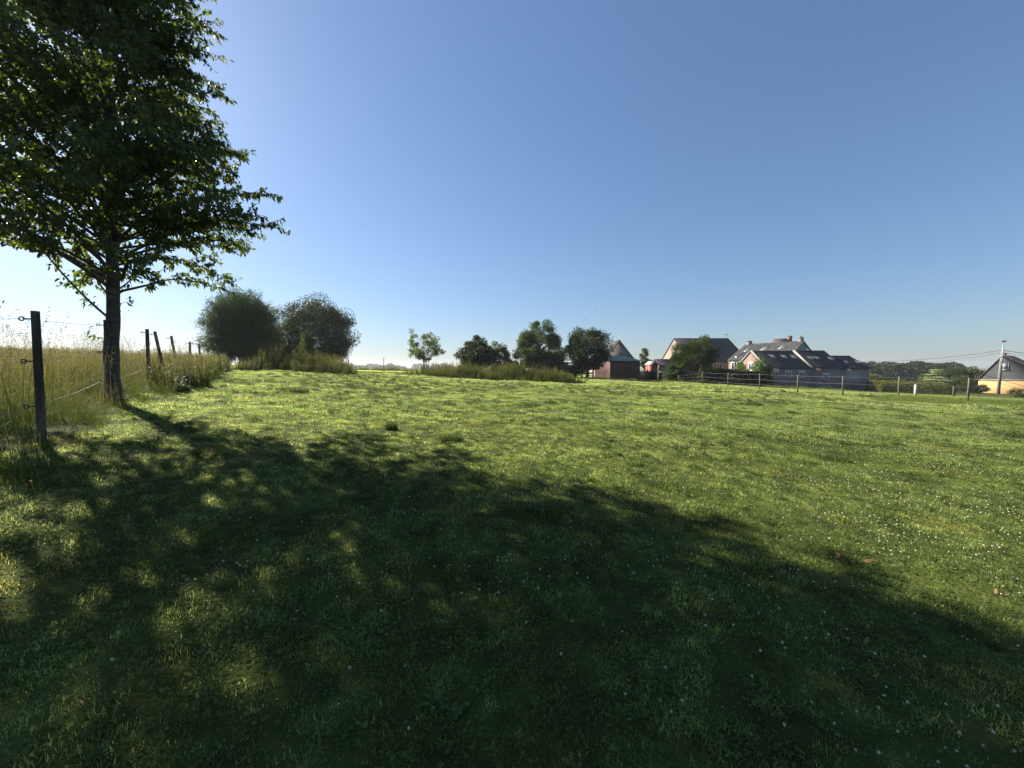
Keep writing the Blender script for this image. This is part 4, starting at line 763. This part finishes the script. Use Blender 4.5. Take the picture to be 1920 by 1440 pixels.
G().box(-.045, .02, -.05, .02, .02, hf).build('corner_board', 'pale_post_wood', sh); G().box(LS - .02, LS + .045, -.05, .02, .02, hf).build('corner_board', 'pale_post_wood', sh)
g = G(); xs = np.linspace(-.2, LS + .25, 140); zo = .009 * np.sin(xs / .16 * 6.28); sl = (hb - hf) / WS; m = len(xs); a = np.arange(m - 1)
V = [np.c_[xs, np.full(m, y_), hf + sl * y_ + .04 + t_ + zo] for y_ in (-.25, WS + .2) for t_ in (0, .012)]
g.add(np.concatenate(V), np.concatenate([np.c_[b0 * m + a, b0 * m + a + 1, b1 * m + a + 1, b1 * m + a] for b0, b1 in ((1, 3), (0, 2), (0, 1), (2, 3))])); g.build('roof', 'tin_roof', sh)

# low dark board fence between the shed and the gate posts
bf = empty('board_fence', base(1203, 44), 'low dark board fence between the shed and the gate post', 'fence'); FO = np.array(bf.location)
for k in range(26):
    Y = 44 - .16 * k; px = 1196 + 1.75 * k; x_ = (px - 960) / F * Y; z_ = gz(x_, Y); c = np.array([x_, Y, z_]) - FO; h = zat(px, 696 + rg.uniform(-.4, .4), Y) - z_
    G().box(c[0] - .062, c[0] + .062, c[1] - .015, c[1] + .015, c[2] - .1, c[2] + h).build('board', 'dark_rail_wood', bf)
# red hut
hy = 48.; xh = (1221 - 960) / F * hy; zh = gz(xh, hy); hh_ = zat(1222, 684, hy) - zh
hu = empty('red_hut', (xh, hy, zh), 'small red painted garden hut with pale roof beside the annexe', 'hut', None, R(14))
G().prism([(-.2, 0), (0, 0), (0, 0)], 0, 0) 
G().add([(0, 0, -.2), (.95, 0, -.2), (.95, 1.3, -.2), (0, 1.3, -.2), (0, 0, hh_), (.95, 0, hh_), (.95, 1.3, hh_), (0, 1.3, hh_), (.475, 0, hh_ + .38), (.475, 1.3, hh_ + .38)], [(0, 1, 5, 4), (1, 2, 6, 5), (2, 3, 7, 6), (3, 0, 4, 7), (4, 8, 9, 7), (5, 6, 9, 8)], [(4, 5, 8), (6, 7, 9)]).build('wall', 'red_paint', hu)
g = G()
for s_ in (-1, 1):
    v = nrm(np.array([.475, 0, .38])) * [s_, 1, 1]; c = np.array([.475 + s_ * .265, .62, hh_ + .22]); g.obox(c, v * [1, 1, -1], (0, 1, 0), nrm([.38 * s_, 0, .475]), .36, .75, .03)
g.build('roof', 'tin_roof', hu); G().box(.22, .7, -.03, .0, .0, hh_ - .25).build('door', 'red_paint', hu)

# ------------------------------------------------------------------ fences
def sag(a, b, s, n=9):
    t = np.linspace(0, 1, n)[:, None]; return np.array(a) * (1 - t) + np.array(b) * t - np.array([0, 0, 1.]) * (4 * s * t * (1 - t))
def round_post(px, Y, h, r, lean=(0, 0), x=None):
    x_ = (px - 960) / F * Y if x is None else x; z = gz(x_, Y); return np.array([x_, Y, z]), np.array([x_ + lean[0], Y + lean[1], z + h]), r
# left wire fence on thick dark posts
fl = empty('wire_fence', (-5.4, 4.4, gz(-5.4, 4.4)), 'three strand wire fence on thick dark wooden posts at the left', 'fence'); FO = np.array(fl.location)
LPOST = []
for px, py, Y, h, r, ln in ((-330, 0, 2.45, 1.5, .04, (0, 0)), (73, 583, 4.4, 1.5, .038, (-.03, .02)), (203, 600, 7.35, 1.5, .038, (0, 0)), (279, 617, 10.7, 1.5, .042, (0, 0)), (311, 622, 12.9, 1.45, .045, (-.27, -.05)), (334, 630, 15.4, 1.45, .045, (-.22, 0)),
                            (358, 641, 18.6, 1.4, .05, (0, 0)), (377, 644, 22.5, 1.4, .05, (-.06, 0)), (391, 648, 27, 1.4, .05, (.04, 0)), (403, 652, 32, 1.4, .05, (0, 0))):
    b, t, r = round_post(px, Y, h, r, ln)
    if py: t[2] = at(px, py, Y)[2] if abs(at(px, py, Y)[2] - t[2]) < .45 else t[2]
    LPOST.append((b, t, r))
def insul(parent, c, out):
    out = nrm(out); g = G(); g.tube([c, c + out * .05], .008, 6); e = c + out * .075; th = np.linspace(0, 6.283, 9); a = np.array([0, 0, 1.])
    g.tube([e + (out * math.cos(q) + a * math.sin(q)) * .022 for q in th], .008, 5, False); g.build('insulator', 'plastic_black', parent); return e
HL = (.94, .62, .28); prev = None
for q, (b, t, r) in enumerate(LPOST):
    m = 8; s = np.linspace(-.12, 1, m)[:, None]; pth = b + (t - b) * s - FO; g = G(); g.tube(pth, r * np.array([1.05, 1.03, 1.0, 1.0, .99, .98, .97, .95]), 14); po = g.build('post', 'post_wood', fl)
    dn = LPOST[min(q + 1, len(LPOST) - 1)][0] - LPOST[max(q - 1, 0)][0]; out = nrm(np.array([-dn[1], dn[0], 0])) ; pts = []
    for f in HL:
        c = b + (t - b) * f - FO + out * r * .9; pts.append(insul(po, c, out * .8 + [-.5, -.1, 0]))
    if prev is not None:
        for k in range(3): G().tube(sag(prev[k], pts[k], .015 + .03 * (k == 2)), .0028, 5, False).build('wire', 'wire_grey', fl)
    prev = pts
# right wire fence
fr = empty('paddock_fence', (22, 26, gz(22, 26)), 'three strand wire fence on thin pale posts in front of the barns', 'fence'); FO = np.array(fr.location); RP = []
for px, pt, pb, Y in ((1272, 704, 719, 39), (1317, 697.5, 723, 37), (1365, 699.5, 727, 34.5), (1425, 700, 730, 31.2), (1496, 703, 735, 28.6), (1581, 704.6, 741, 26), (1686, 706, 741, 24), (1817, 708.5, 744, 22.4), (2010, 712, 760, 20)):
    x_ = (px - 960) / F * Y; z = gz(x_, Y); zt_ = at(px, pt, Y)[2]; RP.append((np.array([x_, Y, z]), np.array([x_ + .02 * math.sin(px), Y, zt_])))
prev = None
for b, t in RP:
    g = G(); g.tube(np.array([b - [0, 0, .15], (b + t) / 2, t]) - FO, [.047, .045, .042], 10); po = g.build('post', 'pale_post_wood', fr); pts = []
    for f in (.95, .62, .3):
        c = b + (t - b) * f - FO + [0, -.045, 0]; G().obox(c, (1, 0, 0), (0, 1, 0), (0, 0, 1), .02, .02, .025).build('insulator', 'plastic_black', po); pts.append(c + [0, -.015, 0])
    if prev is not None:
        for k in range(3): G().tube(sag(prev[k], pts[k], .03), .0042, 4, False).build('wire', 'wire_grey', fr)
    prev = pts
# single posts
def post(name, label, px, pt, Y, r, mat, cat='post', lean=0):
    x_ = (px - 960) / F * Y; z = gz(x_, Y); h = at(px, pt, Y)[2] - z; g = G(); g.tube([(0, 0, -.2), (lean * .5, 0, h * .5), (lean, 0, h - .02), (lean, 0, h)], [r, r, r * .98, r * .8], 12); o = g.build(name, mat, loc=(x_, Y, z)); tag(o, label, cat); return o
post('gate_post', 'thick pale gate post right of the red hut', 1235, 688, 38, .1, 'pale_post_wood')
post('gate_post', 'shorter thick gate post right of the wooden shed', 1214, 693.5, 41, .1, 'pale_post_wood')
post('marker_post', 'white marker post in front of the trimmed hedge', 1718, 721, 30, .095, 'white_post_paint')
post('stump_post', 'short grey wooden post in the rough grass left of the orange house', 1790, 724, 34, .09, 'post_wood')
post('thin_stake', 'thin dark stake alone on the far paddock edge', 720, 671, 40, .03, 'post_wood', 'stake')
post('thin_stake', 'thin stake at the right end of the nettle bed', 653, 668, 36, .025, 'post_wood', 'stake')
g = G(); a = at(1236, 697, 37.9); b = at(1266, 700.5, 37.5); g.tube([a - a, (b - a) * .5 - [0, 0, .05], b - a], .045, 6); tag(g.build('gate_bar', 'white_post_paint', loc=a), 'pale bar slanting from the thick gate post', 'bar')
# dark post and rail fence under the middle trees
rf_ = empty('rail_fence', base(1040, 37), 'dark wooden post and rail fence under the middle trees', 'fence'); FO = np.array(rf_.location); pts = []
for px, Y in ((976, 36.5), (1000, 37), (1023, 37.3), (1047, 37.6), (1063, 37.8), (1079, 38), (1091, 38.4), (1112, 40)):
    x_ = (px - 960) / F * Y; z = gz(x_, Y); c = np.array([x_, Y, z]) - FO; h = zat(px, 678.5, Y) - z; G().box(c[0] - .07, c[0] + .07, c[1] - .06, c[1] + .06, c[2] - .15, c[2] + h).build('post', 'dark_rail_wood', rf_); pts.append((c, h))
for (c, h), (c2, h2) in zip(pts[:-1], pts[1:]):
    for f in (.93, .62, .3):
        a, b = c + [0, -.08, h * f], c2 + [0, -.08, h2 * f]; d = b - a; L = np.linalg.norm(d); d /= L; s = nrm(np.cross(d, (0, 0, 1))); G().obox((a + b) / 2, d, np.cross(s, d), s, L / 2 - .01, .07, .02).build('rail', 'dark_rail_wood', rf_)

# utility pole, street lamp and overhead cables
YP = 55.; pp = np.array(base(1873, YP)); zp = zat(1879, 652, YP) - pp[2]; up_ = empty('utility_pole', pp, 'grey utility pole with street lamp in front of the orange house', 'utility pole')
G().tube([(0, 0, -.5), (.15, 0, zp * .5), (.32, 0, zp)], [.19, .16, .12], 12).build('pole', 'concrete', up_)
zl = zat(1878, 641, YP) - pp[2]; G().tube([(.1, -.2, zp * .62), (.12, -.2, zp * .8), (.16, -.2, zl)], .055, 8).build('lamp_mast', 'lamp_metal', up_)
g = G(); g.tube([(-.05, -.2, zl), (.15, -.2, zl + .06), (.5, -.2, zl + .1)], [.08, .12, .07], 8); lh = g.build('lamp_head', 'slate_grey', up_)
for z_ in (.7, .8): G().box(-.02, .25, -.22, .1, zp * z_, zp * z_ + .04).build('bracket', 'lamp_metal', up_)
for k, (dz, dd, s_) in enumerate(((.35, .035, 1.0), (.7, .018, 1.3))):
    a = pp + [.3, 0, zp - dz]; b = np.array(at(1560, 673 + 2 * k, 92)); c = np.array(at(2300, 668 + 4 * k, 48)); g = G(); pa = sag(b, a, s_, 20); pb_ = sag(a, c, .9, 14)[1:]; g.tube(np.vstack([pa, pb_]), dd, 5, False); o = g.build('overhead_cable', 'cable_dark')
    tag(o, ('thick overhead cable slung from the pole top to the barns', 'thin lower overhead cable slung from the pole to the barns')[k], 'cable')

# ------------------------------------------------------------------ small things in the paddock
def tussock(px, py, w_, h_, label, seed, mat='tuft_grass', name='grass_tussock', N=320):
    Y = 3.0
    for _ in range(40):       # walk along the sight line to where it meets the ground
        x_ = (px - 960) / F * Y; zr = at(px, py, Y)[2]; Y += (zr - gz(x_, Y)) / max(.02, abs((py - 690) / F)) * .5; Y = min(max(Y, 1.2), 60)
    x_ = (px - 960) / F * Y; rg = np.random.default_rng(seed); g = G(); blades(g, rg, N, w_, h_ * .6, h_ * 1.5, .006 + .0006 * Y, 3, .6)
    o = g.build(name, mat, loc=(x_, Y, gz(x_, Y))); o.scale = (1, .7, 1); return tag(o, label, 'grass tuft')
TS = [(733, 806, .11, .14, 'upright dark grass tuft in the sun just beyond the shadow edge'), (846, 826, .2, .12, 'dark grass tuft on the edge of the tree shadow'), (560, 735, .3, .13, 'dark grass hummock nearest the nettle bed'), (664, 730, .3, .08, 'flat dark hummock left of the paddock middle'),
      (992, 762, .32, .11, 'left one of two dark tufts in the middle of the sunny paddock'), (1033, 757, .25, .11, 'right one of two dark tufts in the middle of the sunny paddock'), (1555, 862, .35, .11, 'wide grass tussock among the clover on the right'), (1002, 962, .3, .12, 'leafy tussock inside the tree shadow, near its bright edge'),
      (1410, 760, .45, .13, 'low hummock in the far sunny grass below the brick barn'), (1235, 775, .3, .08, 'thin dark hummock in the sunny grass below the shed'), (18, 892, .3, .22, 'shaggy grass tuft at the left picture edge below the fence'), (340, 733, .22, .16, 'spiky tuft at the foot of the left fence weeds'), (305, 733, .3, .12, 'low mound of grass beside the second fence post'),
      (1345, 735, .3, .1, 'small dark hummock near the right fence posts'), (1700, 800, .4, .09, 'faint dark hummock far right in the clover'), (1905, 818, .3, .12, 'dark tuft at the right picture edge'), (700, 748, .35, .07, 'thin flat hummock in the sunny grass left of centre'), (1255, 915, .3, .07, 'flat tuft in sunny clover right of the shadow'), (520, 718, .3, .08, 'small hummock in front of the nettle bed'), (1630, 745, .6, .16, 'dark green tuft by the right fence, left of the rough grass')]
for q, (px, py, w_, h_, lb) in enumerate(TS): tussock(px, py, w_, h_, lb, 400 + q)
def gpoint(px, py):
    lo, hi = .8, 80.
    for _ in range(50):
        Y = (lo + hi) / 2; x_ = (px - 960) / F * Y
        if at(px, py, Y)[2] > gz(x_, Y): lo = Y
        else: hi = Y
    return np.array([x_, Y, gz(x_, Y)])
# broad leaved weeds: each large leaf its own part
def rosette(px, py, n, L, W, label, seed, up0=.6, name='plantain', mat='weed_leaf', cat='weed'):
    b = gpoint(px, py); root = empty(name, b, label, cat); rg = np.random.default_rng(seed)
    for q in range(n):
        az = q * 2.4 + rg.normal(0, .2); l = L * rg.uniform(.6, 1.15); w_ = W * rg.uniform(.8, 1.15); d = np.array([math.cos(az), math.sin(az), 0]); s = np.array([-d[1], d[0], 0]); u0 = up0 * rg.uniform(.5, 1.3); V = []; m = 7
        for k in range(m):
            t = k / (m - 1); c = d * l * t * .9 + np.array([0, 0, 1.]) * l * (u0 * t - .75 * u0 * t * t) + [0, 0, .012]; wd = w_ * math.sin(math.pi * min(.98, t * .9 + .06)) ** .8 * .5
            V += [c - s * wd + [0, 0, .25 * wd], c, c + s * wd + [0, 0, .25 * wd]]
        Q = [(3 * k + a, 3 * k + a + 1, 3 * k + a + 4, 3 * k + a + 3) for k in range(m - 1) for a in (0, 1)]
        G().add(V, Q, rnd=rg.uniform()).build('leaf', mat, root, True)
rosette(812, 1330, 8, .085, .02, 'broad leaved plantain in the deep shade near the bottom', 421, 1.1)
rosette(850, 1338, 10, .05, .028, 'low round leaved weed just right of the plantain', 422, .4, 'round_leaved_weed')
rosette(150, 1425, 7, .05, .016, 'bright leaved weed at the bottom left', 423, .7)
rosette(1010, 962, 12, .14, .05, 'dock leaves growing in the leafy tussock inside the shadow', 424, .9, 'dock_plant')
rosette(338, 735, 8, .3, .05, 'spiky weed at the foot of the left fence weeds', 425, 1.6, 'spiky_weed')
def fallen(px, py, n, s, label, seed):
    b = gpoint(px, py) + [0, 0, .03]; root = empty('dry_leaf_cluster', b, label, 'dry leaves'); rg = np.random.default_rng(seed)
    for q in range(n):
        g = G(); D = np.r_[rg.normal(0, 1, 2), rg.normal(.15, .2)][None]; leaves(g, np.r_[rg.normal(0, s, 2) * [1, .4], rg.uniform(0, .02)][None], D, np.array([[0, 0, 1.]]) + rg.normal(0, .3, (1, 3)), rg.uniform(.04, .065), rg.uniform(.012, .022), rg, .25, True, droop=-.2); g.build('leaf', 'dry_leaf', root)
fallen(1590, 1053, 5, .04, 'cluster of orange dry leaves in the sunlit grass, left one of two', 431); fallen(1632, 1060, 3, .03, 'small scrap of orange dry leaves, right one of two', 432); fallen(1890, 1125, 2, .03, 'pale dry leaf near the right picture edge', 433); fallen(135, 1335, 1, .01, 'single pale dry leaf in the shade at the bottom left', 434)
# tall weed stalks by the left fence
def stalk(px, py, h, label, seed):
    b = gpoint(px, py); root = empty('thistle', b, label, 'weed'); rg = np.random.default_rng(seed); m = 26; t = np.linspace(.08, 1, m); G().tube([(0, 0, -.05), (.02, 0, h * .5), (.01, .02, h)], [.012, .009, .004], 6).build('stem', 'weed_leaf', root)
    gl = G(); th = np.arange(m) * 2.4; C_ = np.c_[np.zeros(m), np.zeros(m), h * t]; leaves(gl, C_, np.c_[np.cos(th), np.sin(th), np.full(m, .35)], np.tile([0, 0, 1.], (m, 1)), .2 * (1.15 - t) + .04, .05 * (1.2 - t) + .012, rg, .2, True, droop=.35); gl.build('foliage', 'weed_leaf', root)
stalk(338, 705, 1.25, 'tall upright thistle standing before the leaning fence posts', 441); stalk(352, 728, .5, 'small branching thistle on the mown grass left of the path', 442); stalk(333, 730, .42, 'smaller thistle next to the branching thistle', 443)
# birds
def bird(label, loc, L, rz, wings=False):
    root = empty('bird', loc, label, 'bird', None, rz); g = G(); xs = np.array([-1.0, -.75, -.45, -.3, -.1, .12, .27, .36, .43, .5, .6]) * L; zz_ = np.array([.10, .13, .2, .25, .3, .36, .44, .5, .51, .5, .485]) * L; rr_ = np.array([.03, .035, .05, .1, .15, .14, .1, .095, .075, .03, .006]) * L
    if wings: zz_ = zz_ * .2
    g.tube(np.c_[xs, np.zeros(11), zz_], rr_, 10); bo = g.build('body', 'bird_black', root, True)
    if wings:
        for s in (-1, 1): G().add([(.2 * L, .05 * L * s, .07 * L), (-.2 * L, .05 * L * s, .06 * L), (-.15 * L, .6 * L * s, .3 * L), (.15 * L, .6 * L * s, .32 * L), (-.25 * L, 1.1 * L * s, .2 * L), (.2 * L, .06 * L * s, .03 * L), (-.2 * L, .06 * L * s, .03 * L)], [(0, 1, 2, 3)], [(3, 2, 4), (5, 6, 2)]).build('wing', 'bird_black', root)
    else:
        for s in (-1, 1): G().tube([(0, .06 * L * s, 0), (0.01, .06 * L * s, .2 * L)], .012 * L, 5).build('leg', 'bird_black', root); G().obox((-.15 * L, .13 * L * s, .3 * L), (.95, 0, .3), (0, 1, 0), (-.3, 0, .95), .28 * L, .02 * L, .09 * L).build('wing', 'bird_black', root)
bird('black bird standing on the grass below the barn windows', gpoint(1468, 735.5), .34, R(160)); bird('higher of two tiny birds flying above the middle trees', at(1116, 582, 60), .22, R(20), True); bird('lower of two tiny birds flying above the middle trees', at(1096, 598, 60), .2, R(200), True)

# ------------------------------------------------------------------ morning haze
hz = G().box(-1100, 1100, -300, 1500, -12, 15).build('haze', None); tag(hz, 'thin morning haze', 'haze', kind='stuff')
m = bpy.data.materials.new('haze'); m.use_nodes = True; nt = m.node_tree; nt.nodes.remove(nt.nodes['Principled BSDF'])
pv = nt.nodes.new('ShaderNodeVolumePrincipled'); pv.inputs['Color'].default_value = (.9, .94, 1, 1); pv.inputs['Density'].default_value = .0003; pv.inputs['Anisotropy'].default_value = .3
nt.links.new(pv.outputs[0], nt.nodes['Material Output'].inputs['Volume']); hz.data.materials.append(m)
